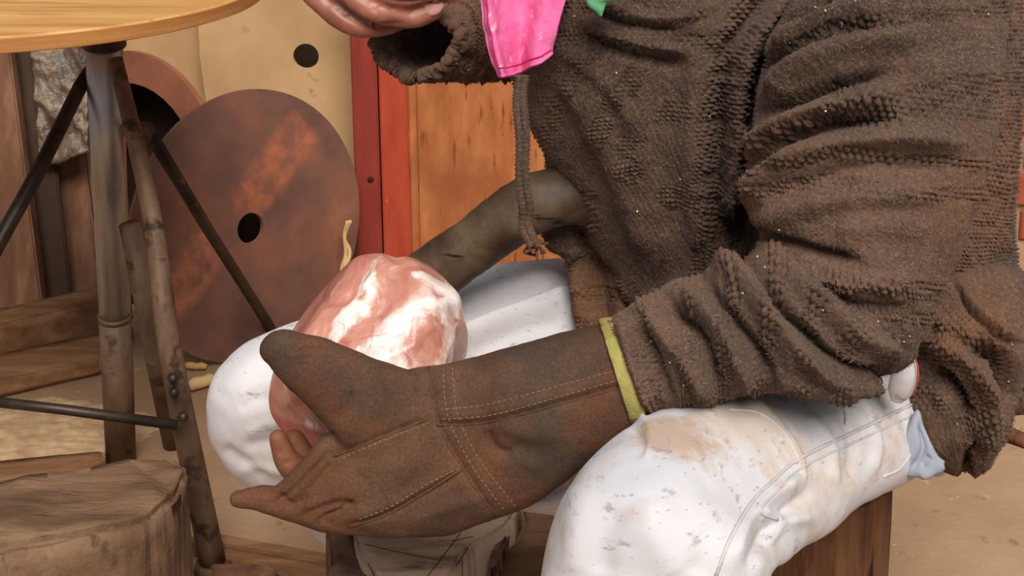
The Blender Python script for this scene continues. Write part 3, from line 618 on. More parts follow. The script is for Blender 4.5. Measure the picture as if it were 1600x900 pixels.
nl = loft([(664, 20, 664, 6, 1.3075, .0015), (674, 25, 678, 3, 1.3068, .0028), (686, 22, 690, 4, 1.3078, .0028), (692, 15, 694, 8, 1.309, .0012)], .0012, nf=20, nb=10, capk=.3)
fn = link('fingernail', mesh_np('fingernail', flat(nl), grid_faces(nl.shape[0], nl.shape[1]), mat=MT['nail']), o, label='pale pinkish fingernail of the lowest curled fingertip')

# --- trousers
T = []
T.append(loft(near, .004, 60, 50, e=2.15))
T.append(loft(far, .004, 60, 50, e=2.1))
T.append(loft([(900, 430, 1000, 640, 1.42, .07), (1100, 470, 1120, 700, 1.38, .10), (1300, 500, 1330, 730, 1.34, .12), (1420, 520, 1420, 730, 1.32, .12), (1440, 560, 1440, 715, 1.31, .08)], .005, 50, 40, e=2.3))
T.append(loft([(1120, 640, 1160, 800, 1.22, .05), (980, 680, 1000, 810, 1.22, .05), (860, 725, 850, 796, 1.23, .04), (800, 752, 800, 786, 1.24, .03)], .005, 40, 30))
V, N, F = remesh(T, .0030, 8)
FT = [  # near thigh and knee
 ([(1000, 652), (1016, 668), (1017, 692), (1012, 716)], .0045, 9, 4), ([(985, 668), (1003, 686), (1003, 712)], -.003, 6, 6),
 ([(1170, 615), (1215, 660), (1250, 710), (1256, 760)], .0025, 14, 4), ([(1262, 640), (1300, 690), (1310, 760)], .0028, 10, 6), ([(1300, 620), (1330, 680), (1330, 750)], -.003, 8, 10),
 ([(1345, 620), (1372, 680), (1368, 740)], .003, 8, 6), ([(1385, 612), (1410, 650), (1425, 700)], -.003, 8, 8),
 ([(1140, 880), (1160, 820), (1200, 775), (1250, 745)], .006, 14, 10), ([(1165, 890), (1190, 840), (1225, 800), (1262, 770)], -.005, 10, 10), ([(1180, 800), (1215, 812), (1270, 806)], .005, 12, 8), ([(1195, 850), (1210, 830), (1216, 800)], .004, 8, 12),
 ([(1050, 800), (1110, 760), (1180, 720)], -.002, 30, 30), ([(920, 760), (900, 830), (890, 900)], .003, 26, 20), ([(960, 790), (945, 850), (940, 900)], -.003, 22, 22), ([(1010, 780), (1030, 850), (1060, 900)], .003, 26, 26), ([(1110, 820), (1100, 870), (1090, 900)], -.003, 20, 20), ([(1090, 690), (1040, 760), (1000, 860)], .002, 36, 30),
 # far thigh
 ([(705, 520), (790, 488), (900, 452)], .013, 24, 6), ([(705, 506), (790, 474), (900, 438)], -.010, 8, 12), ([(720, 470), (800, 446), (890, 428)], .005, 14, 14), ([(730, 560), (800, 520), (890, 500)], -.003, 16, 16),
 # far knee creases
 ([(372, 640), (400, 625), (440, 615)], -.0022, 10, 8), ([(370, 615), (400, 598), (430, 590)], .002, 10, 10), ([(385, 678), (410, 665), (440, 660)], .0022, 10, 8), ([(380, 700), (420, 690), (450, 690)], -.0022, 9, 9), ([(370, 735), (410, 730), (450, 735)], .003, 10, 8), ([(345, 700), (380, 722), (420, 745)], -.003, 10, 10),
 ([(420, 545), (380, 575), (355, 620)], .002, 18, 18), ([(400, 790), (440, 800), (500, 830)], -.004, 10, 10),
 ([(815, 760), (850, 745), (900, 720)], .006, 8, 8), ([(810, 775), (850, 770), (885, 750)], -.005, 8, 8)]
V = fold(V, N, FT); V = V+N*(fbm(V, 14, 3, 2)*.0018+fbm(V, 60, 2, 4)*.0004)[:, None]
tro = link('trousers', mesh_np('trousers', V, F, mat=MT['denim'])); adopt(tro, person)
tt = bvh(V, F)
def seam_on(tree, lines, rad, lift, mat, name, parent, n=6, per=8, dash=None, **props):
    tb_ = []
    for ln in lines:
        C = catmull(np.array(ln, float), per) if len(ln) > 2 else np.linspace(ln[0], ln[1], per)
        if dash:
            L = np.r_[0, np.cumsum(np.hypot(*np.diff(C, axis=0).T))]; q = 0
            while q < L[-1]-dash[0]:
                pp_ = [snap(tree, np.interp(q+u*dash[0], L, C[:, 0]), np.interp(q+u*dash[0], L, C[:, 1]), lift)[0] for u in (0, .5, 1)]
                if all(p is not None for p in pp_): tb_.append(tube(pp_, [rad*.6, rad, rad*.6], 5))
                q += dash[1]
        else:
            pp_ = [snap(tree, x, y, lift)[0] for x, y in C]; run = []
            for p in pp_+[None]:
                if p is None or (run and np.linalg.norm(p-run[-1]) > .03):
                    if len(run) > 3: tb_.append(tube(run, rad, n))
                    run = [] if p is None else [p]
                else: run.append(p)
    o = link(name, tubes_mesh(name, tb_, mat)); o.parent = parent
    for k, v in props.items(): o[k] = v
    return o
seam_on(tt, [[(1425, 632), (1350, 668), (1250, 716), (1215, 745), (1175, 785), (1140, 845), (1118, 900)]], .0014, .0003, MT['denim_seam'], 'outer_seam', tro)
seam_on(tt, [[(1428, 648), (1355, 682), (1258, 728), (1222, 760), (1188, 798), (1215, 812)]], .0009, .0002, MT['denim_seam'], 'seam', tro)
for l_ in ([(1140, 640), (1185, 645), (1225, 675), (1252, 725)], [(1425, 640), (1430, 690), (1408, 730), (1380, 745)], [(1290, 612), (1318, 640), (1320, 665)]):
    seam_on(tt, [l_], .0009, .0002, MT['denim_seam'], 'seam', tro)
# pocket flap with red piping by the elbow, and turned-out blue lining below the hem
fl_ = loft([(1406, 536, 1412, 538, 1.135, .002), (1398, 560, 1430, 560, 1.13, .003), (1392, 585, 1432, 592, 1.125, .004), (1388, 606, 1424, 618, 1.13, .004), (1392, 625, 1408, 630, 1.135, .002)], .002, 30, 16)
fo = link('pocket_flap', mesh_np('pocket_flap', flat(fl_), grid_faces(*fl_.shape[:2]), mat=MT['denim_seam']), tro, label='small curled white pocket flap with a red edge by the elbow')
link('red_edge', tubes_mesh('red_edge', [tube(catmull(np.array([P(1404, 534, 1.132), P(1420, 545, 1.128), P(1433, 568, 1.122), P(1434, 594, 1.118), P(1426, 618, 1.122)]), 8), .0007, 6)], MT['dull_red']), tro)
ln_ = loft([(1405, 690, 1395, 736, 1.175, .006), (1432, 640, 1405, 742, 1.170, .007), (1445, 668, 1425, 745, 1.165, .006), (1462, 706, 1446, 742, 1.162, .005), (1474, 720, 1462, 734, 1.162, .003)], .002, 40, 30)
Vl = flat(ln_); Nl = flat(grid_normals(ln_)); Vl = fold(Vl, Nl, [([(1425, 735), (1445, 700), (1438, 660)], -.006, 6, 6), ([(1435, 745), (1460, 738), (1474, 724)], .004, 4, 6), ([(1440, 730), (1455, 712)], -.005, 5, 5)])
link('pocket_lining', mesh_np('pocket_lining', Vl, grid_faces(*ln_.shape[:2]), mat=gmat('blue_lining', [(.3, lin(128, 134, 150)), (.7, lin(164, 168, 180))], 20, rough=.9)), tro, label='pale blue cloth corner sticking out under the sweater hem')

# --- sweater
def knit(u, v, mask, amp=1.0):
    wob = np.stack([u*60, v*60, u*0], -1); u = u+vnoise(wob, 3)*.0011+vnoise(wob*.3, 5)*.002; v = v+vnoise(wob, 9)*.0011+vnoise(wob*.3, 6)*.003
    a = u/.0050; b = v/.0043; row = np.floor(b)
    bead = (np.abs(np.sin(math.pi*(a+.5*(row % 2))))*np.abs(np.sin(math.pi*b)))**.8
    st = .5*np.abs(np.sin(math.pi*a))+.3*np.sin(2*math.pi*(b+np.abs((a % 1)-.5)*1.3))
    irr = .75+.5*vnoise(wob*2.2, 12)
    return amp*(mask*(bead**.6*irr-.55)*.0064+(1-mask)*(st*.0009+vnoise(wob*3.1, 15)*.0005))
def bands(v, u, centers, halfw, soft=.003):
    q = v+vnoise(np.stack([u*9, v*9, u*0], -1), 21)*.004; m = np.zeros_like(v)
    for c, h in zip(centers, halfw): m = np.maximum(m, np.clip((h-np.abs(q-c))/soft+.5, 0, 1))
    return m
SW = {}
def wool_piece(name, rings, step, nf, nb, e, folds, maskf, caps=(1, 1), amp=1.0, coarse=(9, .004), gain=1.0, capk=.4):
    V, uv = loft(rings, step, nf, nb, e, caps, capk, True)
    R, Nn = V.shape[:2]; N = grid_normals(V); f = flat(V)
    f = fold(f, flat(N), folds, gain); f = f+flat(N)*(fbm(f, coarse[0], 2, 31)*coarse[1]+fbm(f, 38, 2, 33)*.0016)[:, None]
    V = f.reshape(R, Nn, 3); N = grid_normals(V)
    h = knit(uv[..., 0], uv[..., 1], maskf(uv[..., 0], uv[..., 1], V), amp)
    V = V+N*h[..., None]; SW[name] = (V, N); return V, uv
def wool_obj(name, V, parent, **props):
    return link(name, mesh_np(name, flat(V), grid_faces(*V.shape[:2]), mat=MT['wool']), parent, **props)

torso = [(960, -250, 1440, -250, 1.34, .10), (860, -180, 1520, -180, 1.34, .14), (785, -90, 1566, -90, 1.335, .16), (772, 0, 1568, 0, 1.335, .17), (786, 70, 1570, 70, 1.335, .17), (800, 120, 1572, 120, 1.335, .17), (828, 190, 1572, 190, 1.335, .17),
         (862, 250, 1568, 260, 1.335, .17), (900, 310, 1560, 330, 1.335, .165), (934, 370, 1560, 380, 1.335, .16), (966, 420, 1570, 430, 1.335, .155), (1002, 474, 1600, 500, 1.335, .15), (1060, 520, 1604, 560, 1.335, .13), (1140, 560, 1600, 610, 1.335, .11)]
FTo = [([(808, 118), (836, 190), (868, 250), (905, 310), (940, 372), (975, 430), (1004, 472)], .006, 8, 16),
 ([(850, 118), (885, 190), (930, 270), (965, 350), (1000, 430)], -.006, 20, 18),
 ([(900, 130), (940, 220), (980, 320), (1010, 400)], .005, 24, 24),
 # big vertical roll at the armhole
 ([(1245, -20), (1205, 30), (1172, 75), (1158, 144), (1154, 222), (1150, 290), (1152, 340)], .022, 16, 16),
 ([(1212, -20), (1165, 40), (1134, 90), (1124, 160), (1122, 240), (1118, 320), (1125, 390)], -.014, 11, 11),
 ([(1200, 90), (1186, 150), (1180, 230), (1172, 300), (1165, 380)], -.030, 14, 14),
 ([(1150, 340), (1150, 370), (1160, 400)], -.03, 24, 30),
 ([(1110, 0), (1088, 80), (1085, 180), (1090, 290), (1100, 400)], .008, 20, 26),
 ([(1050, 60), (1030, 160), (1040, 280), (1060, 380)], -.004, 26, 26),
 # short cross folds at the chest
 ([(915, 30), (960, 52), (1010, 68), (1072, 78)], .010, 9, 10), ([(905, 50), (960, 76), (1020, 92), (1070, 98)], -.008, 10, 9), ([(930, 0), (990, 22), (1060, 26), (1120, 5)], .007, 10, 10), ([(930, 18), (990, 40), (1060, 48)], -.007, 7, 7),
 ([(850, 60), (910, 95), (960, 140), (1000, 210)], .005, 14, 14), ([(1000, 120), (960, 190), (940, 260)], -.003, 20, 20),
 ([(960, 440), (1020, 462), (1090, 440)], .006, 14, 16),
 # behind the sleeve
 ([(1552, 222), (1511, 322), (1483, 411), (1533, 500)], -.012, 10, 10), ([(1580, 20), (1582, 150), (1570, 260), (1556, 360), (1575, 460)], .004, 10, 14), ([(1560, 380), (1560, 450), (1590, 520)], -.006, 10, 10)]
def m_torso(u, v, V):
    px, py, d = proj(flat(V)); px = px.reshape(u.shape); py = py.reshape(u.shape); nz = vnoise(np.stack([px/40, py/40, px*0], -1), 4)
    px = px+nz*9; py = py+nz*9
    s6 = np.clip(vnoise(np.stack([px/70, py/45, px*0], -1), 14)*3-.6, 0, 1)*.8
    s1 = np.clip(1-np.abs(px-(1112+(py-200)*-.05+np.clip(60-py, 0, 200)*.8))/24, 0, .35)/.35
    s2 = np.clip(1-np.abs(px-(1160+np.clip(80-py, 0, 200)*1.0))/30, 0, .35)/.35
    s3 = (px > np.interp(py, [0, 222, 322, 411, 500], [1545, 1545, 1508, 1483, 1520])).astype(float); s4 = ((py < 100) & ((py % 52) < 22) & (px < 1100)).astype(float)
    s5 = ((px < 1010) & (py > 60) & (py < 230) & (((px+py*.6) % 95) < 35)).astype(float)*.8
    return np.maximum.reduce([s1, s2, s3, s4, s5, s6, (px < 880+0*px)*(py > 100)*.4])
V, uv = wool_piece('torso', torso, .0013, 640, 60, 2.4, FTo, m_torso)
sweater = wool_obj('sweater', V, None); adopt(sweater, person)

# near upper sleeve
up = [(1330, -160, 1560, -150, 1.20, .075), (1262, -60, 1572, -60, 1.15, .082), (1236, 0, 1560, 10, 1.13, .085), (1205, 60, 1556, 90, 1.12, .086), (1192, 130, 1550, 170, 1.11, .086), (1180, 210, 1538, 250, 1.105, .084), (1172, 290, 1515, 330, 1.10, .082),
      (1180, 360, 1490, 400, 1.10, .08), (1200, 420, 1465, 455, 1.10, .076), (1230, 480, 1442, 500, 1.10, .07), (1270, 540, 1425, 540, 1.10, .06)]
FS = [([(1203, 150), (1250, 105), (1330, 72), (1450, 58)], .016, 20, 16), ([(1195, 100), (1235, 82), (1300, 52), (1380, 30)], -.012, 9, 9), ([(1210, 78), (1250, 50), (1300, 25), (1370, 5)], .010, 14, 12), ([(1225, 40), (1260, 18), (1300, -5)], -.008, 8, 8),
 ([(1196, 178), (1240, 158), (1300, 132), (1390, 112)], -.016, 9, 9),
 ([(1178, 238), (1225, 196), (1290, 168), (1400, 145)], .018, 14, 13), ([(1182, 268), (1230, 222), (1300, 196), (1400, 188)], -.016, 8, 9),
 ([(1168, 322), (1210, 262), (1300, 226), (1420, 212), (1500, 222)], .016, 18, 16), ([(1230, 300), (1300, 268), (1400, 256), (1490, 262)], -.005, 9, 9), ([(1180, 345), (1250, 322), (1340, 305), (1480, 300)], .008, 20, 16),
 ([(1175, 362), (1225, 378), (1280, 398), (1340, 410)], -.016, 10, 10), ([(1188, 388), (1250, 418), (1330, 440), (1430, 440)], .010, 14, 12),
 ([(1300, 360), (1380, 350), (1460, 360)], .004, 22, 22), ([(1250, 450), (1330, 476), (1420, 484)], -.008, 10, 10), ([(1400, 90), (1480, 110), (1545, 120)], .004, 20, 20)]
def m_sleeve(u, v, V):
    px, py, d = proj(flat(V)); px = px.reshape(u.shape); py = py.reshape(u.shape); nz = vnoise(np.stack([px/50, py/50, px*0], -1), 4)
    q = py+nz*7
    def bd(pts, h):
        x, y = zip(*pts); c = np.interp(px, x, y); return np.clip((h-np.abs(q-c))/4+.5, 0, 1)
    return np.maximum.reduce([bd([(1180, 100), (1300, 40), (1450, 20), (1560, 20)], 10), bd([(1180, 175), (1250, 160), (1350, 165), (1560, 150)], 34)*(px > 1300)+bd([(1180, 230), (1300, 170), (1400, 150)], 14)*(px <= 1300),
        bd([(1180, 265), (1300, 240), (1400, 250), (1560, 255)], 11), bd([(1180, 300), (1300, 285), (1400, 300), (1560, 308)], 11), bd([(1180, 385), (1300, 440), (1450, 455)], 14), bd([(1180, 385), (1300, 480), (1450, 495)], 9)])
V, uv = wool_piece('sleeve', up, .0012, 480, 50, 2.25, FS, m_sleeve, coarse=(12, .004))
wool_obj('sleeve', V, sweater, label='near sleeve with thick bunched folds at the upper arm')

# near forearm sleeve
fa = [(1415, 440, 1385, 566, 1.10, .056), (1370, 415, 1362, 600, 1.095, .070), (1300, 400, 1290, 610, 1.09, .074), (1220, 398, 1215, 606, 1.09, .072), (1160, 408, 1165, 608, 1.09, .068), (1100, 432, 1115, 620, 1.09, .062), (1040, 460, 1070, 634, 1.095, .056), (990, 480, 1040, 642, 1.10, .050), (952, 498, 1006, 650, 1.105, .046), (940, 505, 990, 645, 1.107, .043)]
FF = [([(1110, 408), (1171, 441), (1212, 500), (1272, 560), (1335, 600)], .016, 15, 15),
 ([(1160, 412), (1232, 494), (1285, 550), (1337, 582), (1408, 586)], -.022, 9, 9),
 ([(1180, 390), (1272, 463), (1337, 520), (1405, 552)], .016, 16, 16), ([(1230, 400), (1320, 460), (1410, 500)], -.010, 10, 10), ([(1300, 420), (1360, 450), (1420, 470)], .010, 12, 12),
 ([(1100, 436), (1162, 520), (1208, 592)], -.016, 9, 9), ([(1066, 455), (1112, 494), (1148, 552), (1176, 604)], .014, 15, 15), ([(1140, 430), (1195, 500), (1248, 585)], .004, 10, 10),
 ([(1040, 470), (1092, 522), (1125, 612)], -.015, 9, 9), ([(1005, 480), (1040, 524), (1078, 566), (1108, 618)], .013, 14, 14), ([(1000, 500), (1024, 560), (1050, 630)], -.008, 8, 8), ([(968, 500), (990, 560), (1014, 640)], .008, 10, 10),
 ([(1340, 596), (1380, 600), (1418, 575)], .010, 12, 12), ([(1210, 585), (1280, 604), (1340, 612)], .008, 10, 10)]
def m_fore(u, v, V):
    s = v*1.0+u*.15; return np.clip(np.sin(s/.033*2*math.pi)*2.2+.7, 0, 1)
V, uv = wool_piece('forearm', fa, .0012, 400, 50, 2.2, FF, m_fore, coarse=(16, .004), amp=.75)
wool_obj('sleeve', V, sweater, label='near forearm sleeve in diagonal bunched folds, tucked in the glove')

# far sleeve with open frayed cuff
CT = -55
Vf, uv = loft([(770, -110, 900, 140, 1.45, .05, 1.45, 0), (745, -60, 820, 126, 1.42, .052, 1.42, 0), (722, -30, 760, 128, 1.40, .054, 1.40, CT*.3), (700, -14, 722, 128, 1.385, .054, 1.385, CT*.6), (678, 0, 690, 124, 1.372, .052, 1.372, CT*.85), (655, 10, 660, 118, 1.36, .050, 1.36, CT)], .0016, 260, 200, 2.1, (1, 0), .4, True)
R_n = Vf.shape[0]; Nf = grid_normals(Vf); f = fold(flat(Vf), flat(Nf), [([(600, 60), (640, 112), (690, 130)], .006, 10, 10), ([(612, 50), (636, 92), (668, 112)], -.006, 8, 8), ([(700, 30), (720, 80), (760, 110)], -.008, 14, 14), ([(735, 0), (760, 60), (790, 100)], .007, 16, 16)])
Vf = f.reshape(Vf.shape); Nf = grid_normals(Vf)
# inner wall so that the cuff is an open thick tube
cent = Vf.mean(1, keepdims=True); t_ = np.linspace(1, 0, R_n)
kn_ = knit(uv[..., 0], uv[..., 1], np.clip(np.sin(uv[..., 1]/.02*2*math.pi)*2+.4, 0, 1), 1.3); Vo = Vf+Nf*kn_[..., None]
depthn = int(.09/.0016); inner = (Vf-Nf*(.006+.004*np.linspace(0, 1, R_n)[::-1][:, None, None]))[::-1][:depthn] - Nf[::-1][:depthn]*kn_[::-1][:depthn, :, None]*.7
rim = (Vf[-1:]-Nf[-1:]*.003)+norm(Vf[-1].mean(0)-Vf[-6].mean(0))*.004
Vc = np.concatenate([Vo, rim, inner, inner[-1:]*.02+inner[-1:].mean(1, keepdims=True)*.98])
wool_obj('sleeve', Vc, sweater, label='far sleeve ending in a wide open frayed cuff')
SW['far'] = (Vo, Nf)
rp = rim[0][::4]; rp = np.concatenate([rp, rp[:1]]); k_ = np.arange(len(rp))
rt = tube(catmull(rp+rng.normal(0, .0012, rp.shape), 4), 1, 12, False); rc = rt.mean(1, keepdims=True); kk = np.arange(len(rt)); rr_ = .0062+.0016*np.sin(kk*.9)+.0014*np.sin(kk*.23); rt = rc+(rt-rc)*rr_[:, None, None]
rt = rt+norm(rt-rc)*(fbm(rt, 240, 2)*.0014)[..., None]
link('cuff_rim', tubes_mesh('cuff_rim', [rt], MT['wool']), sweater, label='lumpy ribbed rim of the open far cuff')

# far front panel hanging behind the forearm
V, uv = wool_piece('panel', [(852, 240, 940, 240, 1.36, .03), (856, 310, 960, 310, 1.36, .03), (846, 345, 980, 345, 1.355, .03), (852, 385, 990, 385, 1.355, .03), (884, 402, 1000, 402, 1.355, .032), (892, 420, 1015, 420, 1.355, .032), (900, 475, 1030, 475, 1.35, .032), (908, 522, 1035, 530, 1.345, .03), (914, 560, 1030, 570, 1.34, .02)], .0016, 160, 40, 2.3,
    [([(905, 350), (925, 430), (935, 510)], -.012, 14, 14), ([(960, 400), (965, 450), (975, 510)], .010, 12, 12), ([(893, 360), (902, 430), (912, 510)], .005, 8, 8), ([(940, 400), (945, 450), (950, 520)], -.008, 10, 10)], lambda u, v, V: np.clip(np.sin(v/.03*6.28)*2+.5, 0, 1))
wool_obj('front_panel', V, sweater, label='far front edge of the sweater hanging over the thigh')

# tail of the sweater behind the elbow
V, uv = wool_piece('tail', [(1410, 440, 1604, 440, 1.24, .06), (1404, 500, 1606, 500, 1.22, .066), (1412, 550, 1604, 560, 1.21, .068), (1426, 600, 1596, 615, 1.205, .064), (1432, 640, 1580, 655, 1.20, .056), (1450, 680, 1560, 690, 1.20, .044), (1470, 712, 1546, 716, 1.20, .028)], .0015, 300, 50, 2.2,
    [([(1425, 520), (1504, 552), (1547, 600), (1556, 642), (1530, 712)], .014, 14, 14), ([(1486, 437), (1530, 494), (1565, 524), (1600, 542)], -.012, 7, 7), ([(1512, 542), (1556, 560), (1576, 600), (1582, 640)], -.036, 16, 18), ([(1450, 580), (1490, 608), (1512, 650)], -.024, 12, 12),
     ([(1430, 560), (1440, 640), (1480, 710)], .010, 16, 12), ([(1508, 740), (1514, 716), (1530, 694)], -.022, 7, 7), ([(1430, 480), (1500, 520), (1560, 560)], .010, 14, 14)],
    lambda u, v, V: np.clip(.75+vnoise(np.stack([u*25, v*25, u*0], -1), 8)*1.5, 0, 1), coarse=(18, .007), amp=.9)
wool_obj('hem', V, sweater, label='ragged lower back hem hanging behind the elbow')

# hanging cords with frayed knot
cords = []
for ox, j in ((-5, 0), (5, 1)):
    pts_ = np.array([P(814+ox, 118, 1.19), P(814+ox, 170, 1.19), P(816+ox, 240, 1.19), P(820+ox, 310, 1.19), P(822+ox, 350, 1.19), P(834+ox, 384, 1.19)]); C = catmull(pts_, 24)
    k_ = np.arange(len(C)); ang = k_*.5+j*2.1; C = C+np.stack([np.cos(ang*.3)*.0010, np.sin(ang*.3)*.0012, 0*ang], -1); cords.append(tube(C, .0036+.0009*np.sin(k_*2.6+j), 9))
for _ in range(16):
    s0 = P(rng.uniform(826, 846), rng.uniform(372, 388), rng.uniform(1.19, 1.20)); d_ = rng.normal(0, .003, (3, 3)); d_[:, 2] -= np.array([.001, .002, .003])
    cords.append(tube(catmull(np.array([s0, s0+d_[0], s0+d_[0]+d_[1], s0+d_.sum(0)]), 5), .0013, 5))
link('hanging_cord', tubes_mesh('hanging_cord', cords, MT['wool']), sweater, label='twisted wool cord with frayed end at the front edge')

# fuzz: loose fibres standing off the wool
def fuzz_mesh(items, total, seed=1):
    r = np.random.default_rng(seed); Ps, Ns = [], []
    wts = np.array([k for _, k in items], float); wts /= wts.sum()
    for (key, _), wq in zip(items, wts):
        V, N = SW[key]; R, Nn = V.shape[:2]; m = int(total*wq*2.2); i = r.integers(1, R-1, m); j = r.integers(0, Nn, m); p, q = V[i, j], N[i, j]
        ok = (q*norm(CAM-p)).sum(1) > -.25; p, q = p[ok][:int(total*wq)], q[ok][:int(total*wq)]; Ps.append(p); Ns.append(q)
    p = np.concatenate(Ps); q = np.concatenate(Ns); n_ = len(p); L = r.uniform(.003, .009, n_)[:, None]
    t = norm(r.normal(0, 1, (n_, 3))); t = norm(t-q*(t*q).sum(1, keepdims=True)); b = np.cross(q, t); wd = norm(b+q*r.normal(0, .5, (n_, 1)))*r.uniform(.00014, .00026, n_)[:, None]
    pts = [p-q*.0008]; dirs = [norm(q*.7+t), norm(q*.25+t+b*r.normal(0, .7, (n_, 1))), norm(t*.6-q*.35+b*r.normal(0, 1, (n_, 1)))]
    for dd in dirs: pts.append(pts[-1]+dd*L/3)
    Vv = np.stack([x for k, pt in enumerate(pts[:1]+pts[1:]) for x in (pt-wd*(1-.2*k), pt+wd*(1-.2*k))], 1)      # n,8,3
    base = np.arange(n_)[:, None, None]*8; q4 = np.array([[0, 1, 3, 2], [2, 3, 5, 4], [4, 5, 7, 6]])[None]
    return mesh_np('wool_fuzz', Vv.reshape(-1, 3), (base+q4).reshape(-1, 4), mat=MT['fuzz'])
link('wool_fuzz', fuzz_mesh([('torso', 6), ('sleeve', 3), ('forearm', 1.1), ('tail', .7), ('panel', .8), ('far', .8)], 85000), sweater, kind='stuff')
# wood crumbs caught in the wool
ch = []
cr_ = np.random.default_rng(4)
for key, k_ in (('torso', 9), ('sleeve', 9), ('forearm', 9), ('tail', 4)):
    V, N = SW[key]; R, Nn = V.shape[:2]
    for _ in range(k_*3):
        i, j = cr_.integers(10, R-10), cr_.integers(0, int(Nn*.8)); p, q = V[i, j], N[i, j]
        if q@norm(CAM-p) < .4: continue
        t = norm(np.cross(q, cr_.normal(0, 1, 3))); L = cr_.uniform(.0005, .0014) if cr_.random() < .93 else .005
        ch.append(tube([p+q*.001, p+q*.0016+t*L], cr_.uniform(.0004, .0008) if L < .004 else .0004, 5))
link('wood_crumbs', tubes_mesh('wood_crumbs', ch, MT['chip'], False), sweater, kind='stuff')

# --- leather glove
Gl = []
Gl.append(loft([(955, 505, 1003, 650, 1.105, .046), (905, 516, 958, 688, 1.108, .047), (840, 534, 892, 738, 1.115, .044), (770, 552, 834, 780, 1.12, .040), (705, 568, 775, 806, 1.125, .036), (640, 578, 705, 832, 1.13, .032), (592, 600, 625, 838, 1.13, .030), (555, 640, 575, 830, 1.13, .028), (525, 690, 520, 818, 1.13, .025), (492, 728, 478, 808, 1.13, .019)], .0025, 60, 40, e=2.4, capk=.4))
Gl.append(loft([(560, 745, 700, 600, 1.125, .026), (528, 690, 640, 578, 1.12, .026), (502, 655, 590, 562, 1.115, .025), (470, 624, 545, 544, 1.11, .023), (440, 596, 505, 528, 1.108, .021), (418, 565, 468, 520, 1.108, .018)], .0025, 40, 30, e=2.2, capk=.9))
# fingers: two curled up behind the stone, one along the palm edge, two straight out to the left
def gf(pts, rads): Gl.append(chain([P(*p) for p in pts], rads, .0025, 18))
gf([(600, 700, 1.125), (530, 695, 1.12), (490, 730, 1.12), (455, 765, 1.125), (418, 786, 1.13)], [.016, .0125, .0115, .0115, .009])
gf([(600, 800, 1.135), (520, 800, 1.13), (460, 788, 1.13), (410, 778, 1.13), (370, 779, 1.13)], [.020, .0165, .0140, .0105, .0065])
V, N, F = remesh(Gl, .0021, 3)
FG = [([(672, 578), (683, 655), (722, 730), (772, 802)], -.0034, 4, 4, 1), ([(700, 572), (708, 655), (745, 728), (800, 800)], .0012, 10, 10),
 ([(668, 655), (600, 682), (520, 714)], -.0032, 4, 4, 1), ([(520, 672), (522, 700), (518, 716)], -.0022, 4, 4, 1),
 ([(676, 662), (760, 658), (880, 628), (990, 596)], -.0034, 5, 3, 1), ([(680, 648), (760, 645), (880, 614), (985, 582)], .0022, 12, 8),
 ([(545, 822), (600, 808), (660, 776), (722, 738)], -.0030, 3, 6, 1), ([(548, 812), (600, 796), (655, 765), (715, 728)], .0025, 6, 10), ([(640, 815), (720, 785), (775, 775)], .0018, 10, 10),
 ([(418, 792), (450, 772), (480, 745), (515, 705)], -.0045, 4, 5, 1), ([(470, 808), (520, 790), (553, 788)], -.004, 6, 6), ([(430, 770), (445, 785), (462, 790)], -.003, 5, 5), ([(520, 720), (500, 760), (470, 790)], -.002, 14, 14), ([(500, 812), (530, 800), (552, 786)], -.006, 6, 4, 1),
 ([(758, 672), (772, 700), (800, 712)], -.0035, 9, 9), ([(800, 690), (840, 705), (900, 680)], -.003, 16, 16), ([(770, 655), (820, 680), (870, 670)], .003, 16, 16), ([(820, 735), (850, 700), (900, 680)], .003, 16, 16),
 ([(455, 548), (475, 535), (500, 540)], -.003, 6, 6), ([(440, 540), (460, 556), (480, 548)], .002, 7, 7), ([(505, 545), (540, 580), (555, 620)], .0018, 20, 20), ([(540, 575), (600, 610), (650, 600)], -.002, 22, 22), ([(520, 660), (545, 640), (560, 610)], -.002, 14, 14),
 ([(560, 740), (600, 720), (650, 740)], .0025, 26, 26)]
V = fold(V, N, FG); V = V+N*(fbm(V, 22, 3, 44)*.0013+fbm(V, 110, 2, 45)*.00035)[:, None]
glove = link('leather_glove', mesh_np('leather_glove', V, F, mat=MT['leather'])); adopt(glove, person); glove['label'] = 'long brown suede work glove with stitched cuff and yellow edging'
gt = bvh(V, F)
seam_on(gt, [[(692, 574), (700, 650), (738, 728), (790, 800)], [(706, 572), (716, 650), (752, 722), (808, 794)], [(688, 640), (760, 632), (870, 604), (978, 574)], [(690, 655), (770, 648), (880, 618), (985, 588)], [(672, 660), (600, 688), (530, 718)], [(560, 812), (610, 792), (665, 758), (722, 728)]], .00040, .0002, MT['thread'], 'stitching', glove, dash=(6, 9), kind='stuff')
seam_on(gt, [[(670, 574), (683, 655), (722, 730), (774, 806)]], .0010, .0001, MT['leather'], 'wrist_seam', glove)
seam_on(gt, [[(682, 664), (760, 660), (880, 630), (996, 598)]], .0010, .0001, MT['leather'], 'strap_seam', glove)
seam_on(gt, [[(668, 655), (600, 682), (520, 714)]], .0009, .0001, MT['leather'], 'palm_seam', glove)
seam_on(gt, [[(545, 822), (600, 806), (660, 772), (722, 732)]], .0011, .0002, MT['leather'], 'side_seam', glove)
fs = []
for pts_, rd in (([(520, 745, 1.165), (478, 742, 1.165), (450, 722, 1.160), (434, 684, 1.158)], [.014, .012, .0105, .0075]), ([(560, 735, 1.17), (520, 742, 1.18), (478, 722, 1.18), (458, 688, 1.178)], [.014, .013, .0125, .010])):
    fs.append(chain([P(*p) for p in pts_], rd, .0025, 18))
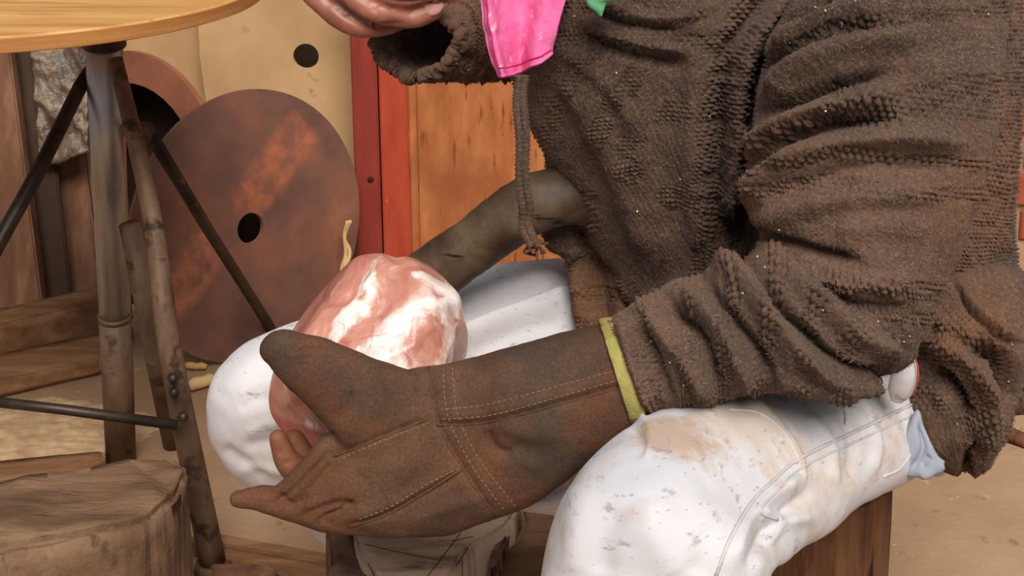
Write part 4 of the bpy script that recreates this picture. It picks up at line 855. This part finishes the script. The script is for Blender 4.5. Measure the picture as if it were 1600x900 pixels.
V2, N2, F2 = remesh(fs, .002, 2); V2 = fold(V2, N2, [([(436, 700), (440, 712)], -.0015, 3, 3, 1), ([(440, 725), (455, 722)], -.0015, 3, 3, 1)])
link('glove_fingers', mesh_np('glove_fingers', V2, F2, mat=MT['finger_leather']), glove, label='two glove fingertips curled up under the stone')
# yellow edging
yl = loft([(939, 509, 984, 652, 1.105, .0475), (946, 505.5, 991, 652, 1.105, .0490), (956, 504.5, 1002, 650, 1.105, .0488), (961, 507, 1006, 647, 1.105, .046)], .0012, 120, 60, e=2.4, caps=(0, 0))
ny = grid_normals(yl); yl = yl+ny*(fbm(yl, 90, 2)*.0007+.0003)[..., None]
yo = link('cuff_edging', mesh_np('cuff_edging', flat(yl), grid_faces(*yl.shape[:2]), mat=MT['yellow']), glove, label='yellow tape edging around the glove cuff'); m = yo.modifiers.new('s', 'SOLIDIFY'); m.thickness = .0015

# ------------------------------------------------------------------ stone
S = loft([(440, 676, 500, 722, 1.212, .022), (423, 640, 500, 722, 1.212, .035), (424, 600, 560, 724, 1.217, .058), (446, 540, 615, 705, 1.222, .066), (470, 490, 665, 670, 1.227, .068), (508, 442, 712, 620, 1.232, .068), (548, 404, 734, 556, 1.237, .064), (584, 394, 731, 520, 1.242, .058), (622, 402, 718, 474, 1.247, .034)], .003, 60, 50, e=2.9, capk=.3)
V, N, F = remesh([S], .0026, 4)
# worn facets: cut with planes, then soften
cS = V.mean(0)
def facet(V, n, k, soft):
    n = norm(np.array(n, float)); s = (V-cS)@n; over = s-k
    return V-n[None]*np.where(over > 0, over*soft, 0)[:, None]
vdir = norm(CAM-cS); V = facet(V, vdir*.9+UP*.55-RT*.25, .058, .7); V = facet(V, vdir*.8-UP*.5-RT*.5, .060, .75); V = facet(V, RT+UP*.1+vdir*.15, .088, .8); V = facet(V, vdir*.6+RT*.8+UP*.2, .074, .5); V = facet(V, -UP*1.0-RT*.55+vdir*.3, .088, .8); V = facet(V, UP*.65-RT*.75+vdir*.15, .066, .85); V = facet(V, UP*.8+RT*.6+vdir*.1, .090, .9); V = facet(V, RT-UP*.25+vdir*.3, .074, .85); V = facet(V, UP*.75-RT*.2+vdir*.6, .062, .6)
N = vnormals(V, F); N = N if ((V-cS)*N).sum() > 0 else -N
V = fold(V, N, [([(600, 398), (590, 425), (565, 455), (548, 490)], .005, 8, 14), ([(500, 470), (540, 466), (572, 452)], -.004, 8, 8), ([(655, 500), (690, 480), (722, 470)], .003, 12, 20), ([(440, 640), (480, 610), (540, 640)], .003, 10, 14)])
V = V+N*(fbm(V, 24, 3, 8)*.0016)[:, None]
st = link('marbled_stone', mesh_np('marbled_stone', V-cS, F, mat=MT['stone'])); st.location = cS
tagged(st, 'smooth pink and white marbled stone block held in the leather glove', 'stone')

# ------------------------------------------------------------------ dark curved shaft
C = catmull(np.array([P(600, 492, 1.335), P(676, 427, 1.325), P(745, 380, 1.315), P(812, 330, 1.305), P(866, 309, 1.30), (P(925, 306, 1.31)), P(985, 334, 1.33)]), 14)
k_ = np.linspace(0, 1, len(C)); Vt = tube(C, .0262+.003*k_+.001*np.sin(k_*14), 64); Nt = grid_normals(Vt); Vt = Vt+Nt*(fbm(Vt*np.array([1, 1, 1]), 25, 4, 9)*.0022)[..., None]
tagged(link('curved_shaft', mesh_np('curved_shaft', flat(Vt), grid_faces(*Vt.shape[:2]), mat=MT['shaft'])), 'thick dark curved wooden shaft running from the stone under the sweater', 'shaft')

# ------------------------------------------------------------------ pink and green cloths
nt, nsx = 130, 110
tv = np.linspace(0, 1, nt); ys = np.array([0, .18, .30, .45, .62, .78, .9, 1.0])
Lx = np.interp(tv, ys, [742, 744, 746, 752, 757, 765, 771, 779]); Ly = np.interp(tv, ys, [-150, -90, -40, 0, 38, 75, 98, 121])
Rx = np.interp(tv, ys, [905, 900, 895, 884, 875, 866, 862, 800]); Ry = np.interp(tv, ys, [-150, -90, -40, 0, 35, 62, 84, 118])
Bx = np.array([779, 790, 800, 820, 840, 862]); By = np.array([121, 119, 113, 104, 96, 82])
us = np.linspace(0, 1, nsx); Vp = np.zeros((nt, nsx, 3))
Rx = np.interp(tv, [0, .18, .3, .5, .7, .85, 1], [905, 900, 896, 884, 872, 866, 862]); Ry = np.interp(tv, [0, .18, .3, .5, .7, .85, 1], [-150, -90, -45, 0, 40, 65, 84])
for i, t in enumerate(tv):
    x = Lx[i]+(Rx[i]-Lx[i])*us; bow = np.interp(us, np.linspace(0, 1, 6), By-np.linspace(121, 82, 6)); y = Ly[i]+(Ry[i]-Ly[i])*us+bow*t*t
    dep = 1.19-.020*np.exp(-((us-.08)/.10)**2)+.016*np.exp(-((us-.45)/.2)**2)-.016*np.exp(-((us-(.86-.25*t))/.16)**2)*(.6+.4*t)+.006*np.sin(us*9+t*3)
    for j in range(nsx): Vp[i, j] = P(x[j], y[j], dep[j])
nrm = norm(np.cross(np.gradient(Vp, axis=0), np.gradient(Vp, axis=1))); Vp = Vp+nrm*(fbm(Vp, 45, 3, 3)*.0014)[..., None]
pk = link('pink_cloth', mesh_np('pink_cloth', flat(Vp), grid_faces(nt, nsx, False), mat=MT['pink'])); m = pk.modifiers.new('s', 'SOLIDIFY'); m.thickness = .0014; m.offset = 0
tagged(pk, 'bright pink cloth with crimson stitched hem hanging at the chest', 'cloth')
hemp = [Vp[i, 7] for i in range(40, nt-8)]+[Vp[nt-9, j] for j in range(7, nsx-3)]
nn = norm(CAM-hemp[0]); hp = np.array(hemp)+nn*.0012
link('hem_stitch', tubes_mesh('hem_stitch', [tube(hp, .0007, 6)], MT['pink_thread']), pk, label='crimson hem stitching')
he = [Vp[i, 1] for i in range(30, nt-2)]+[Vp[nt-2, j] for j in range(1, nsx)]
link('rolled_edge', tubes_mesh('rolled_edge', [tube(np.array(he)+nn*.0008, .0016, 8)], MT['pink']), pk)
pk['category'] = 'cloth'
gr = loft([(912, -60, 990, -40, 1.14, .006), (915, -10, 975, -6, 1.138, .008), (918, 6, 952, 4, 1.137, .006), (926, 16, 946, 16, 1.137, .005), (934, 23, 942, 23, 1.138, .003)], .002, 40, 24)
Ng = grid_normals(gr); gr = gr+Ng*(fbm(gr, 70, 2, 6)*.002)[..., None]
tagged(link('green_cloth', mesh_np('green_cloth', flat(gr), grid_faces(*gr.shape[:2]), mat=MT['green'])), 'small pale green cloth tip hanging at the chest beside the pink cloth', 'cloth')
